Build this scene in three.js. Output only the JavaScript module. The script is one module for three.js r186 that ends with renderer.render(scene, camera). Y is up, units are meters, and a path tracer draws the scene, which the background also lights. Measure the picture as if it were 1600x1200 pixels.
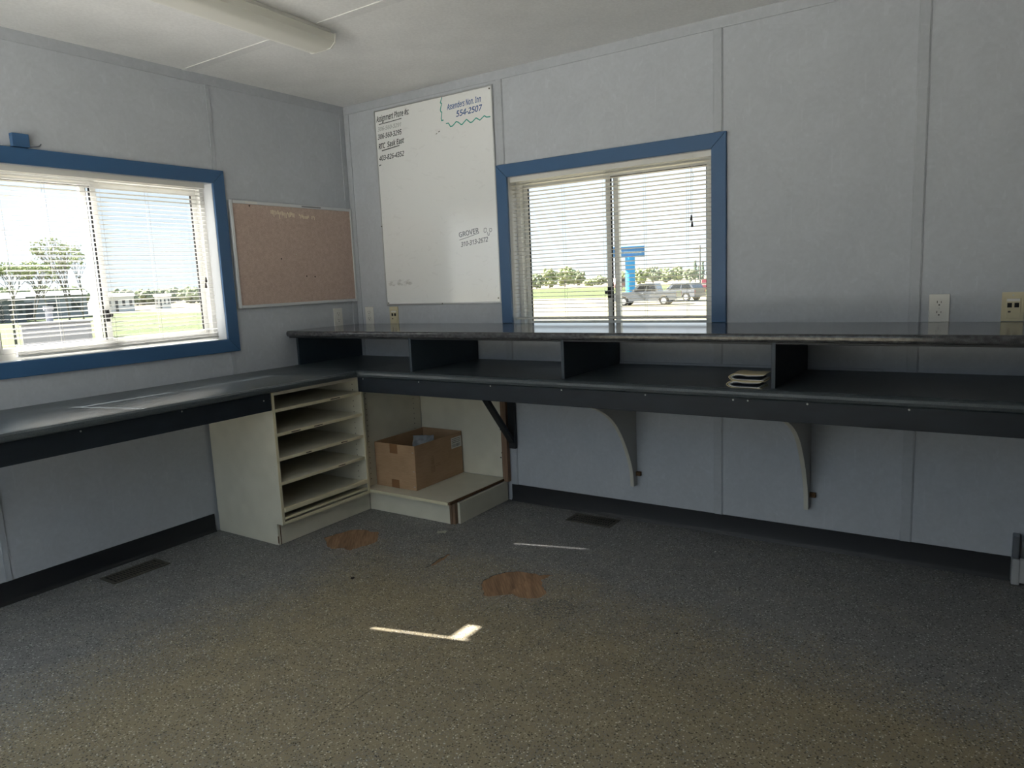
import * as THREE from 'three';
import { RoundedBoxGeometry } from 'three/addons/geometries/RoundedBoxGeometry.js';
import { mergeGeometries, toCreasedNormals } from 'three/addons/utils/BufferGeometryUtils.js';
import { ImprovedNoise } from 'three/addons/math/ImprovedNoise.js';

// ------------------------------------------------------------------ camera, sky, sun, exposure
const scene = new THREE.Scene();
const renderer = new THREE.WebGLRenderer({ antialias: true });
renderer.toneMapping = THREE.LinearToneMapping;
renderer.toneMappingExposure = 1.1;
renderer.shadowMap.enabled = true;
renderer.shadowMap.type = THREE.PCFSoftShadowMap;

const FOCAL = 1111.3;                       // focal length in pixels of the 1600 x 1200 frame
const camera = new THREE.PerspectiveCamera(2 * Math.atan(600 / FOCAL) * 180 / Math.PI, 1600 / 1200, 0.05, 3000);
camera.position.set(3.509, 1.308, 3.423);
camera.rotation.order = 'YXZ';
camera.rotation.set(THREE.MathUtils.degToRad(-8.318), THREE.MathUtils.degToRad(33.805), THREE.MathUtils.degToRad(-2.462));
camera.updateMatrixWorld(true);

const SKY = 1.16, SUN = 39;
const sun = new THREE.DirectionalLight(new THREE.Color().setRGB(1, 0.965, 0.9), SUN);
sun.position.set(-60, 53.1, 16.6);
sun.target.position.set(0, 0, 0);
sun.castShadow = true;
sun.shadow.mapSize.set(4096, 4096);
Object.assign(sun.shadow.camera, { left: -60, right: 60, top: 60, bottom: -60, near: 1, far: 260 });
scene.add(sun, sun.target);

const perlin = new ImprovedNoise();
function rng(seed) { let a = seed >>> 0; return () => { a = (a + 0x6D2B79F5) | 0; let t = Math.imul(a ^ (a >>> 15), 1 | a); t = (t + Math.imul(t ^ (t >>> 7), 61 | t)) ^ t; return ((t ^ (t >>> 14)) >>> 0) / 4294967296; }; }
function fbm(x, y, z = 0, oct = 4) { let s = 0, a = 0.5; for (let i = 0; i < oct; i++) { s += a * perlin.noise(x, y, z + i * 7.3); x *= 2.03; y *= 2.03; a *= 0.5; } return s; }

{ // pale hazy spring sky with thin clouds, the same all the way round
  const W = 512, H = 256, d = new Float32Array(W * H * 4);
  for (let j = 0; j < H; j++) for (let i = 0; i < W; i++) {
    const el = (j + 0.5) / H * Math.PI - Math.PI / 2, az = (i + 0.5) / W * 2 * Math.PI;
    const t = Math.max(0, Math.sin(el)), k = Math.pow(t, 0.55);
    let r = 0.95 - 0.5 * k, g = 1.05 - 0.32 * k, b = 1.1 - 0.1 * k;
    const cx = Math.cos(el) * Math.cos(az), cz = Math.cos(el) * Math.sin(az), cy = Math.sin(el);
    const c = THREE.MathUtils.smoothstep(fbm(cx * 3, cz * 3, cy * 5, 4), 0.0, 0.35) * (t > 0 ? 1 : 0) * 0.75;
    r += (0.98 - r) * c; g += (1.04 - g) * c; b += (1.08 - b) * c;
    const o = (j * W + i) * 4; d[o] = r * SKY; d[o + 1] = g * SKY; d[o + 2] = b * SKY; d[o + 3] = 1;
  }
  const t = new THREE.DataTexture(d, W, H, THREE.RGBAFormat, THREE.FloatType);
  t.mapping = THREE.EquirectangularReflectionMapping; t.magFilter = t.minFilter = THREE.LinearFilter; t.wrapS = THREE.RepeatWrapping; t.needsUpdate = true;
  scene.background = t;
}

// ------------------------------------------------------------------ helpers
const taken = new Map();
function numbered(n) { const k = taken.get(n) ?? 0; taken.set(n, k + 1); return k ? n + '_' + String(k).padStart(3, '0') : n; }
function shade(m) { m.castShadow = true; m.receiveShadow = true; return m; }
function info(o, label, category, group, kind) { if (label) o.userData.label = label; if (category) o.userData.category = category; if (group) o.userData.group = group; if (kind) o.userData.kind = kind; return o; }
// a Group at a thing's base; its parts are given in world coordinates and moved into it
function thing(name, label, category, base = [0, 0, 0], group) {
  const o = new THREE.Group(); o.name = numbered(name); o.position.set(...base); scene.add(o); return info(o, label, category, group);
}
function setting(name, base = [0, 0, 0]) { const o = new THREE.Group(); o.name = name; o.position.set(...base); o.userData.kind = 'structure'; scene.add(o); return o; }
function part(name, geo, mat, parent, label) {
  const m = shade(new THREE.Mesh(geo, mat)); m.name = name; if (label) m.userData.label = label;
  if (parent) { let r = parent; while (r.parent && r.parent !== scene) r = r.parent; geo.translate(-r.position.x, -r.position.y, -r.position.z); parent.add(m); } else scene.add(m);
  return m;
}
function single(name, geo, mat, label, category, group) { // a thing of one mesh, its origin at its base
  geo.computeBoundingBox(); const b = geo.boundingBox, c = [(b.min.x + b.max.x) / 2, b.min.y, (b.min.z + b.max.z) / 2];
  geo.translate(-c[0], -c[1], -c[2]); const m = shade(new THREE.Mesh(geo, mat)); m.name = numbered(name); m.position.set(...c); scene.add(m); return info(m, label, category, group);
}
function structure(name, geo, mat) { const m = shade(new THREE.Mesh(geo, mat)); m.name = name; m.userData.kind = 'structure'; scene.add(m); return m; }
// uv in metres by the way each face points
function uvm(g) {
  if (g.index) g = g.toNonIndexed();
  const p = g.attributes.position, uv = new Float32Array(p.count * 2), A = new THREE.Vector3(), B = new THREE.Vector3(), C = new THREE.Vector3();
  for (let i = 0; i < p.count; i += 3) {
    A.fromBufferAttribute(p, i); B.fromBufferAttribute(p, i + 1); C.fromBufferAttribute(p, i + 2);
    const n = B.clone().sub(A).cross(C.clone().sub(A)), x = Math.abs(n.x), y = Math.abs(n.y), z = Math.abs(n.z);
    for (let k = 0; k < 3; k++) { const v = [A, B, C][k]; const q = y >= x && y >= z ? [v.x, v.z] : x >= z ? [v.z, v.y] : [v.x, v.y]; uv[(i + k) * 2] = q[0]; uv[(i + k) * 2 + 1] = q[1]; }
  }
  g.setAttribute('uv', new THREE.BufferAttribute(uv, 2)); return g;
}
function box(x0, x1, y0, y1, z0, z1, bevel = 0.0015) {
  const sx = x1 - x0, sy = y1 - y0, sz = z1 - z0, r = Math.min(bevel, sx * 0.45, sy * 0.45, sz * 0.45);
  const g = r > 0 ? new RoundedBoxGeometry(sx, sy, sz, 1, r) : new THREE.BoxGeometry(sx, sy, sz);
  g.translate((x0 + x1) / 2, (y0 + y1) / 2, (z0 + z1) / 2); return uvm(g);
}
const merge = (list) => mergeGeometries(list.map((g) => { const q = g.index ? g.toNonIndexed() : g; for (const k of Object.keys(q.attributes)) if (!['position', 'normal', 'uv'].includes(k)) q.deleteAttribute(k); return q; }));
// sweep a profile of [a, y] pairs along x (a is z) or along z (a is x)
function sweep(profile, axis, from, to, crease = 0.6) {
  const s = new THREE.Shape(profile.map(([a, y]) => new THREE.Vector2(a, y)));
  let g = new THREE.ExtrudeGeometry(s, { depth: to - from, bevelEnabled: false }); if (g.index) g = g.toNonIndexed();
  g.translate(0, 0, from);
  if (axis === 'x') {
    const p = g.attributes.position;
    for (let i = 0; i < p.count; i++) p.setXYZ(i, p.getZ(i), p.getY(i), p.getX(i));
    for (let i = 0; i < p.count; i += 3) { const b = [p.getX(i + 1), p.getY(i + 1), p.getZ(i + 1)]; p.setXYZ(i + 1, p.getX(i + 2), p.getY(i + 2), p.getZ(i + 2)); p.setXYZ(i + 2, ...b); }
  }
  g.deleteAttribute('normal'); g = toCreasedNormals(g, crease); return uvm(g);
}
// a flat outline of [x, z] pairs given height, from y0 to y1, optionally with holes and a rounded edge
function slab(outline, y0, y1, holes = [], edge = 0) {
  const s = new THREE.Shape(outline.map(([x, z]) => new THREE.Vector2(x, -z)));
  for (const h of holes) s.holes.push(new THREE.Path(h.map(([x, z]) => new THREE.Vector2(x, -z))));
  const g = new THREE.ExtrudeGeometry(s, { depth: y1 - y0 - 2 * edge, bevelEnabled: edge > 0, bevelThickness: edge, bevelSize: edge, bevelOffset: -edge, bevelSegments: 4 });
  g.rotateX(-Math.PI / 2); g.translate(0, y0 + edge, 0); return uvm(g);
}
function tube(points, r, seg = 24, sides = 6, closed = false) { return new THREE.TubeGeometry(new THREE.CatmullRomCurve3(points.map((p) => new THREE.Vector3(...p)), closed), seg, r, sides, closed); }
function rod(a, b, r0, r1 = r0, sides = 8) {
  const A = new THREE.Vector3(...a), B = new THREE.Vector3(...b), L = A.distanceTo(B), g = new THREE.CylinderGeometry(r1, r0, L, sides);
  g.translate(0, L / 2, 0); g.applyQuaternion(new THREE.Quaternion().setFromUnitVectors(new THREE.Vector3(0, 1, 0), B.clone().sub(A).normalize())); g.translate(A.x, A.y, A.z); return g;
}
// photo pixel to direction, to a point on the outdoor ground, or to a point at a horizontal distance
const GROUND = -1.4, EYE = new THREE.Vector3(3.509, 1.308, 3.423), LOOK = new THREE.Euler(THREE.MathUtils.degToRad(-8.318), THREE.MathUtils.degToRad(33.805), THREE.MathUtils.degToRad(-2.462), 'YXZ');
function dirOf(u, v) { return new THREE.Vector3((u - 800) / FOCAL, -(v - 600) / FOCAL, -1).applyEuler(LOOK); }
function far(u, v, D) { const d = dirOf(u, v), t = D / Math.hypot(d.x, d.z); return EYE.clone().addScaledVector(d, t); }

// ------------------------------------------------------------------ procedural textures
function tex(W, H, fn, { srgb = true, repeat } = {}) {
  const d = new Uint8Array(W * H * 4);
  for (let j = 0; j < H; j++) for (let i = 0; i < W; i++) { const c = fn(i, j), o = (j * W + i) * 4; d[o] = Math.max(0, Math.min(255, c[0])); d[o + 1] = Math.max(0, Math.min(255, c[1])); d[o + 2] = Math.max(0, Math.min(255, c[2])); d[o + 3] = 255; }
  const t = new THREE.DataTexture(d, W, H); t.magFilter = THREE.LinearFilter; t.minFilter = THREE.LinearMipmapLinearFilter; t.generateMipmaps = true; t.wrapS = t.wrapT = THREE.RepeatWrapping;
  if (srgb) t.colorSpace = THREE.SRGBColorSpace; if (repeat) t.repeat.set(...repeat); t.needsUpdate = true; return t;
}
// noise that tiles over n cells
function tileNoise(n, seed) { const r = rng(seed), v = new Float32Array(n * n).map(() => r()); return (x, y) => { const xi = Math.floor(x), yi = Math.floor(y), fx = x - xi, fy = y - yi, s = fx * fx * (3 - 2 * fx), t = fy * fy * (3 - 2 * fy), m = (a) => ((a % n) + n) % n, g = (a, b) => v[m(b) * n + m(a)]; return (g(xi, yi) * (1 - s) + g(xi + 1, yi) * s) * (1 - t) + (g(xi, yi + 1) * (1 - s) + g(xi + 1, yi + 1) * s) * t; }; }

const wallMap = (() => { // vinyl faced gypsum: a faint brushed mottle, tile of 1.6 m
  const S = 1024, a = tileNoise(16, 1), b = tileNoise(64, 2), c = tileNoise(128, 3), e = tileNoise(256, 4);
  return tex(S, S, (i, j) => {
    const u = i / S, v = j / S, w = a(u * 16, v * 16) - 0.5, sk = 6 * (w);
    const s = 0.30 * w + 0.3 * (b(u * 64 + sk, v * 64 + sk) - 0.5) + 0.35 * (c(u * 128 + sk, v * 128) - 0.5) + 0.2 * (e(u * 256, v * 256) - 0.5);
    const k = 189 + s * 13, flake = c(u * 128 + 31, v * 64 + sk) > 0.86 ? 4 : 0;
    return [k + flake - 5, k + flake, k + flake + 7];
  }, { repeat: [1 / 1.6, 1 / 1.6] });
})();
const ceilMap = (() => { const S = 512, a = tileNoise(8, 11), b = tileNoise(128, 12); return tex(S, S, (i, j) => { const u = i / S, v = j / S, k = 230 + 8 * (a(u * 8, v * 8) - 0.5) + 9 * (b(u * 128, v * 128) - 0.5); return [k, k, k - 1]; }, { repeat: [1, 1] }); })();
const FLOOR_W = 4.2;
const floorMap = (() => { // speckled safety vinyl; brown grains thicken towards the middle, the edges by the walls stay grey
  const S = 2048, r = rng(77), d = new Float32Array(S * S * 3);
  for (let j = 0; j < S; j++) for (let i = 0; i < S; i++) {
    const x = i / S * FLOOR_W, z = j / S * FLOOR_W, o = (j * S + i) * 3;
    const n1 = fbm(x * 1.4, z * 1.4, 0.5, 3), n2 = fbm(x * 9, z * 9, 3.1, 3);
    // distance into the browner area: it keeps away from the walls and the counter
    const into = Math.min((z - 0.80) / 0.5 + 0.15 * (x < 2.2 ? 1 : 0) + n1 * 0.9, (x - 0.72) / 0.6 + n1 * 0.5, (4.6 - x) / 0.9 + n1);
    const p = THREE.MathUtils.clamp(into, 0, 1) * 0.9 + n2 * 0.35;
    const brownish = r() < p ? 1 : 0, g = (r() - 0.5) * 18 + n2 * 14;
    let c = brownish ? [142, 131, 107] : [126, 126, 126];
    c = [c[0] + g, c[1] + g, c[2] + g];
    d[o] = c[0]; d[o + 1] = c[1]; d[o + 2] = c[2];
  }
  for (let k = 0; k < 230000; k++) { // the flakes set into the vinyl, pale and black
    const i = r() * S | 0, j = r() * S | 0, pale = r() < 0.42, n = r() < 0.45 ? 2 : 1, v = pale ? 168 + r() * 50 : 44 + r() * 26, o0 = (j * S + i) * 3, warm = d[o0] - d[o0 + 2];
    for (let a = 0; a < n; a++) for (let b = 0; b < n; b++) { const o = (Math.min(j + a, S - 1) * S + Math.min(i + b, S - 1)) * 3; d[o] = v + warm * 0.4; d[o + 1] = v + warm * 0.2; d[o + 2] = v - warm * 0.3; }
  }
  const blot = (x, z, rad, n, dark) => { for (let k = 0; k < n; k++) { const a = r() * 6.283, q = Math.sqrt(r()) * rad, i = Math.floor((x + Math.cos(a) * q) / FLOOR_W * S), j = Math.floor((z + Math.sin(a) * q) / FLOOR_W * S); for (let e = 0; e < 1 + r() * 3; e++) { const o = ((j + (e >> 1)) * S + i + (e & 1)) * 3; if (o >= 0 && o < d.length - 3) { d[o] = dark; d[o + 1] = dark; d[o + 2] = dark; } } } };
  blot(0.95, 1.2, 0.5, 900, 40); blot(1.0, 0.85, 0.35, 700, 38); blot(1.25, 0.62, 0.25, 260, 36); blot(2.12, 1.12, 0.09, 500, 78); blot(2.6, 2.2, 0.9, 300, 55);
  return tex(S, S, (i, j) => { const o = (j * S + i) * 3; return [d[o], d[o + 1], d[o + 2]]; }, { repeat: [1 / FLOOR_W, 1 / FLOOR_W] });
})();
floorMap.wrapS = floorMap.wrapT = THREE.MirroredRepeatWrapping;
const speckBump = (() => { const S = 512, r = rng(5); return tex(S, S, () => { const k = r() > 0.9 ? 255 : 120 + r() * 60; return [k, k, k]; }, { srgb: false, repeat: [1, 1] }); })();
const plyMap = (() => { const S = 512, a = tileNoise(32, 21), b = tileNoise(256, 22); return tex(S, S, (i, j) => { const u = i / S, v = j / S, s = (u - v * 0.9), g = a(u * 4 + 40 + s * 20, v * 3) * 0.55 + b(s * 120 + 7, (u + v) * 10) * 0.45; return [112 + g * 66, 86 + g * 56, 64 + g * 46]; }, { repeat: [1.6, 1.6] }); })();
const woodMap = (() => { const S = 256, b = tileNoise(128, 32); return tex(S, S, (i, j) => { const u = i / S, v = j / S, g = b(u * 100 + 3 * b(u * 8, v * 3), v * 3); return [118 + g * 40, 94 + g * 36, 76 + g * 30]; }, { repeat: [3, 1] }); })();
const chipMap = (() => { const S = 256, r = rng(44), b = tileNoise(128, 45); return tex(S, S, (i, j) => { const g = b(i / 2, j / 2); return [74 + g * 60, 56 + g * 46, 40 + g * 32]; }, { repeat: [3, 3] }); })();
const laminateMap = (() => { const S = 1024, a = tileNoise(256, 51), b = tileNoise(512, 52), c = tileNoise(16, 53); return tex(S, S, (i, j) => { const u = i / S, v = j / S, k = 78 + 12 * (a(u * 256, v * 256) - 0.5) + 16 * (b(u * 512, v * 512) - 0.5) + 6 * (c(u * 16, v * 16) - 0.5); return [k - 7, k + 1, k + 6]; }, { repeat: [1, 1] }); })();
const nosingMap = (() => { const S = 512, a = tileNoise(64, 71), b = tileNoise(256, 72); return tex(S, S, (i, j) => { const u = i / S, v = j / S, k = 66 + 34 * (a(u * 40, v * 64) - 0.5) + 24 * (b(u * 256, v * 256) - 0.5); return [k, k + 1, k + 4]; }, { repeat: [2, 2] }); })();
const paintMap = (() => { // dark painted board, wiped with a few pale scuffs
  const S = 1024, a = tileNoise(16, 81), b = tileNoise(64, 82), r = rng(83); const sc = new Float32Array(S * S);
  for (let k = 0; k < 60; k++) { let x = r() * S, y = r() * S, an = (r() - 0.5) * 0.8; const L = 10 + r() * 60; for (let t = 0; t < L; t++) { x += Math.cos(an); y += Math.sin(an); sc[(((y | 0) + S) % S) * S + (((x | 0) + S) % S)] = 12 + r() * 10; } }
  return tex(S, S, (i, j) => { const u = i / S, v = j / S, k = 30 + 7 * (a(u * 16, v * 16) - 0.5) + 8 * (b(u * 12, v * 64) - 0.5) + sc[j * S + i]; return [k - 10, k, k + 11]; }, { repeat: [1, 1] });
})();
const corkMap = (() => { const S = 512, a = tileNoise(256, 91), b = tileNoise(32, 92); return tex(S, S, (i, j) => { const u = i / S, v = j / S, k = (a(u * 256, v * 256) - 0.5) * 26 + (b(u * 32, v * 32) - 0.5) * 12; return [192 + k, 170 + k, 158 + k]; }, { repeat: [2, 2] }); })();
const cardMap = (() => { const S = 512, a = tileNoise(256, 95), b = tileNoise(8, 96); return tex(S, S, (i, j) => { const u = i / S, v = j / S, k = (a(u * 20, v * 256) - 0.5) * 12 + (b(u * 8, v * 8) - 0.5) * 12; return [176 + k, 145 + k, 113 + k]; }, { repeat: [2, 2] }); })();
const melamineMap = (() => { const S = 512, a = tileNoise(16, 97), r = rng(98); const n = new Float32Array(S * S); for (let k = 0; k < 90; k++) { const x = r() * S | 0, y = r() * S | 0; n[y * S + x] = -60; if (r() > 0.5) n[y * S + (x + 1) % S] = -50; } return tex(S, S, (i, j) => { const k = (a(i / 32, j / 32) - 0.5) * 8 + n[j * S + i]; return [214 + k, 210 + k, 193 + k]; }, { repeat: [1.2, 1.2] }); })();
function canvasTex(w, h, draw) { const c = document.createElement('canvas'); c.width = w; c.height = h; draw(c.getContext('2d'), w, h); const t = new THREE.CanvasTexture(c); t.colorSpace = THREE.SRGBColorSpace; t.magFilter = THREE.LinearFilter; t.anisotropy = 8; return t; }

const std = (o) => new THREE.MeshStandardMaterial(o), lin = (r, g, b) => new THREE.Color().setRGB(r, g, b);
const M = {
  wall: std({ map: wallMap, roughness: 0.62 }), batten: std({ map: wallMap, color: '#f4f4f4', roughness: 0.5 }), ceiling: std({ map: ceilMap, roughness: 0.8 }),
  outside: std({ color: '#b9bab6', roughness: 0.7 }),
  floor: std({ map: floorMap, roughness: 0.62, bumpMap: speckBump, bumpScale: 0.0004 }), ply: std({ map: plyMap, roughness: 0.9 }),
  base: std({ color: lin(0.012, 0.013, 0.016), roughness: 0.45 }),
  trim: std({ color: lin(0.036, 0.108, 0.235), roughness: 0.42 }), vinyl: std({ color: '#dcdcd8', roughness: 0.35 }), jamb: std({ color: '#c9ccd0', roughness: 0.5 }),
  glass: new THREE.MeshPhysicalMaterial({ color: '#ffffff', transmission: 1, thickness: 0, roughness: 0.0, ior: 1.5 }),
  screen: std({ color: '#3a3d40', roughness: 0.9, transparent: true, opacity: 0.12 }), gasket: std({ color: '#17181a', roughness: 0.6 }),
  blind: std({ color: '#c8c7c6', roughness: 0.38 }), rail: std({ color: '#dcdbd6', roughness: 0.35 }), cord: std({ color: '#dcdad2', roughness: 0.8 }), tassel: std({ color: '#3a302c', roughness: 0.5 }),
  alu: std({ color: '#b9bbbd', metalness: 0.85, roughness: 0.38 }), whiteFrame: std({ color: '#cfd2d4', metalness: 0.3, roughness: 0.4 }), cork: std({ map: corkMap, roughness: 0.95 }),
  lam: std({ map: laminateMap, roughness: 0.34 }), nosing: std({ map: nosingMap, roughness: 0.34 }), upper: std({ map: nosingMap, roughness: 0.12 }), paint: std({ map: paintMap, roughness: 0.6 }),
  divider: std({ color: lin(0.03, 0.046, 0.062), roughness: 0.55 }), dark: std({ color: lin(0.014, 0.017, 0.022), roughness: 0.5 }), screw: std({ color: '#c9cac8', metalness: 0.4, roughness: 0.4 }),
  gusset: std({ color: '#b9b9b6', roughness: 0.5 }), gussetEdge: std({ color: '#cfcdc2', roughness: 0.5 }), mel: std({ map: melamineMap, roughness: 0.45 }), edge: std({ color: '#d9d2b4', roughness: 0.5 }), hole: std({ color: '#26221e', roughness: 0.9 }), chip: std({ map: chipMap, roughness: 0.95 }), wood: std({ map: woodMap, roughness: 0.85 }),
  card: std({ map: cardMap, roughness: 0.9 }), tape: std({ color: '#8a6544', roughness: 0.4 }),
  plate: std({ color: '#dddcd6', roughness: 0.35 }), ivory: std({ color: '#d2c9aa', roughness: 0.4 }), slot: std({ color: '#0b0b0b', roughness: 0.7 }),
  vent: std({ color: '#57534b', metalness: 0.3, roughness: 0.55 }), lampBody: std({ color: '#f0efea', roughness: 0.45 }), lens: new THREE.MeshPhysicalMaterial({ color: '#e9e8e0', roughness: 0.55, transmission: 0.25, thickness: 0 }),
  heater: std({ color: '#b4b6b8', roughness: 0.4, metalness: 0.2 }), chrome: std({ color: '#8f959e', metalness: 0.8, roughness: 0.3 }), paper: std({ color: '#c9c4b2', roughness: 0.9 }),
};

// ------------------------------------------------------------------ the room
const RX = 8.0, RZ = 4.25, H = 2.45, T = 0.14;       // room size and wall thickness
const W1 = { a0: 1.005, a1: 2.125, y0: 1.045, y1: 1.895 };   // opening in the left wall, along z
const W2 = { a0: 1.245, a1: 2.408, y0: 1.010, y1: 1.880 };   // opening in the facing wall, along x

const ADDED_W3 = { a0: 0.15, a1: 3.1, y0: 0.2, y1: 2.4 };   // added glazed opening behind the camera, lets extra daylight in
const HOLES = [
  [[1.708, 1.02], [1.722, 0.95], [1.758, 0.895], [1.80, 0.868], [1.86, 0.858], [1.90, 0.862], [1.93, 0.838], [1.955, 0.829], [1.948, 0.87], [1.935, 0.91], [1.975, 0.96], [2.02, 1.005], [2.024, 1.05], [1.985, 1.09], [1.94, 1.10], [1.90, 1.085], [1.865, 1.12], [1.83, 1.15], [1.795, 1.155], [1.78, 1.125], [1.74, 1.09]],
  [[0.635, 0.985], [0.655, 0.90], [0.685, 0.82], [0.735, 0.795], [0.79, 0.802], [0.838, 0.782], [0.885, 0.83], [0.93, 0.89], [0.94, 0.93], [0.915, 1.0], [0.90, 1.055], [0.85, 1.045], [0.80, 1.085], [0.745, 1.065], [0.69, 1.02]],
  [[1.372, 0.852], [1.385, 0.85], [1.398, 0.90], [1.404, 0.96], [1.394, 1.04], [1.386, 1.045], [1.380, 0.97]],
];
function ragged(poly, seed) { const r = rng(seed), out = []; poly.forEach((p, i) => { const q = poly[(i + 1) % poly.length]; for (let k = 0; k < 5; k++) { const t = k / 5, j = k ? 0.006 : 0; out.push([p[0] + (q[0] - p[0]) * t + (r() - 0.5) * j * 2, p[1] + (q[1] - p[1]) * t + (r() - 0.5) * j * 2]); } }); return out; }
const SEAM = 1.885;
{ // two sheets of vinyl meeting at a seam, torn through to the boards in three places
  const f = setting('floor');
  const holesR = HOLES.map((h, i) => ragged(h, 100 + i));
  // the seam runs through the large tear, so each sheet takes its own side of it
  const split = (poly, keepLeft) => { const out = []; for (let i = 0; i < poly.length; i++) { const p = poly[i], q = poly[(i + 1) % poly.length], inP = keepLeft ? p[0] < SEAM : p[0] > SEAM, inQ = keepLeft ? q[0] < SEAM : q[0] > SEAM; if (inP) out.push(p); if (inP !== inQ) { const t = (SEAM - p[0]) / (q[0] - p[0]); out.push([SEAM, p[1] + (q[1] - p[1]) * t]); } } return out; };
  const big = holesR[0], L = split(big, true), R = split(big, false);
  const onSeam = (poly) => { const s = poly.filter((p) => Math.abs(p[0] - SEAM) < 1e-9).map((p) => p[1]); return [Math.min(...s), Math.max(...s)]; };
  const [za, zb] = onSeam(L);
  const order = (poly, first, last) => { // the open chain of a half tear from z = first to z = last
    const i = poly.findIndex((p) => Math.abs(p[0] - SEAM) < 1e-9 && Math.abs(p[1] - first) < 1e-9); let c = [...poly.slice(i), ...poly.slice(0, i)];
    if (Math.abs(c[1][0] - SEAM) < 1e-9) c = [c[0], ...c.slice(1).reverse()]; return c.filter((p, k) => k === 0 || Math.abs(p[0] - SEAM) > 1e-9 || Math.abs(p[1] - last) < 1e-9);
  };
  const cl = order(L, za, zb), cr = order(R, za, zb);
  const g = 0.0007;
  const left = [[0, 0], [SEAM - g, 0], ...cl.map(([x, z]) => [Math.min(x, SEAM - g), z]), [SEAM - g, RZ], [0, RZ]];
  const right = [[RX, 0], [RX, RZ], [SEAM + g, RZ], ...cr.slice().reverse().map(([x, z]) => [Math.max(x, SEAM + g), z]), [SEAM + g, 0]];
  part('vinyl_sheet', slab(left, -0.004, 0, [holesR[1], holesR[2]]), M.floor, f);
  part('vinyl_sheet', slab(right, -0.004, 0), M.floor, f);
  part('subfloor', box(-T, RX + T, -0.15, -0.0042, -T, RZ + T, 0), M.ply, f, 'bare plywood showing through the torn vinyl');
}
{ // ceiling boards with a joint strip across
  const c = setting('ceiling', [0, H, 0]);
  part('ceiling_board', box(-T, RX + T, H, H + 0.16, -T, 1.08, 0), M.ceiling, c); part('ceiling_board', box(-T, RX + T, H, H + 0.16, 1.08, RZ + T, 0), M.ceiling, c);
  part('joint_strip', box(0, RX, H - 0.003, H + 0.001, 1.068, 1.122, 0.001), std({ map: ceilMap, color: '#f6f6f6', roughness: 0.6 }), c);
}
// a wall panel as one piece, its window opening left open
function panelPieces(a0, a1, y0, y1, win, put) { const out = []; const w = win && win.a1 > a0 && win.a0 < a1 ? win : null; if (!w) return put(a0, a1, y0, y1); const l = Math.max(a0, w.a0), r = Math.min(a1, w.a1); if (l > a0) out.push(put(a0, l, y0, y1)); if (r < a1) out.push(put(r, a1, y0, y1)); out.push(put(l, r, y0, w.y0), put(l, r, w.y1, y1)); return merge(out); }
{
  const f = setting('wall_front');                                      // the wall with the whiteboard, at z = 0
  const put = (a0, a1, y0, y1) => box(a0, a1, y0, y1, -T, 0, 0);
  for (const [a0, a1] of [[-T, 1.212], [1.212, 2.432], [2.432, 3.26], [3.26, 4.48], [4.48, 5.7], [5.7, 6.92], [6.92, RX + T]]) part('panel', panelPieces(a0, a1, -0.1, H, W2, put), M.wall, f);
  const l = setting('wall_left');                                       // the wall with the cork board, at x = 0
  const putL = (a0, a1, y0, y1) => box(-T, 0, y0, y1, a0, a1, 0);
  for (const [a0, a1] of [[0, 0.978], [0.978, 2.198], [2.198, 3.418], [3.418, RZ]]) part('panel', panelPieces(a0, a1, -0.1, H, W1, putL), M.wall, l);
}
// ------------------------------------------------------------------ walls behind the camera
structure('wall_right', box(RX, RX + T, -0.1, H, 0, RZ, 0), M.wall);
structure('wall_back', panelPieces(-T, RX + T, -0.1, H, ADDED_W3, (a0, a1, y0, y1) => box(a0, a1, y0, y1, RZ, RZ + T, 0)), M.wall);

let trimNo = 0; const trim = (geo, mat = M.batten) => structure('trim_' + (++trimNo), geo, mat);
for (const x of [1.19, 2.41, 3.237, 4.457, 5.677, 6.897]) { // battens on the facing wall, cut round the window
  const strips = [];
  const prof = (y0, y1) => { strips.push(box(x, x + 0.045, y0, y1, 0, 0.004, 0.001), box(x + 0.004, x + 0.041, y0, y1, 0, 0.0065, 0.0015)); };
  if (x < 2.5) { prof(0.1, 1.028); prof(1.95, 2.402); } else prof(0.1, 2.402);
  trim(merge(strips));
}
for (const z of [0.968, 2.188, 3.408]) { const s = []; const p = (y0, y1) => s.push(box(0, 0.004, y0, y1, z, z + 0.024, 0.001)); if (z < 1) { p(0.1, 0.975); p(1.96, 2.402); } else p(0.1, 2.402); trim(merge(s)); }
trim(merge([box(0, 0.045, 0.1, 2.402, 0, 0.005, 0.001), box(0, 0.005, 0.1, 2.402, 0.005, 0.045, 0.001)]));   // corner strip
trim(sweep([[0, 2.402], [0.006, 2.402], [0.008, 2.41], [0.008, 2.442], [0.012, 2.45], [0, 2.45]], 'x', 0, RX));  // cove strips under the ceiling
trim(sweep([[0, 2.402], [0.006, 2.402], [0.008, 2.41], [0.008, 2.442], [0.012, 2.45], [0, 2.45]], 'z', 0.012, RZ));
const COVE = [[0, 0], [0.016, 0], [0.0155, 0.003], [0.009, 0.010], [0.006, 0.02], [0.0055, 0.098], [0.004, 0.1], [0, 0.1]];
structure('baseboard_front', sweep(COVE, 'x', 1.19, 3.64), M.base);
structure('baseboard_left', sweep(COVE, 'z', 1.2, 2.64), M.base);

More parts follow.
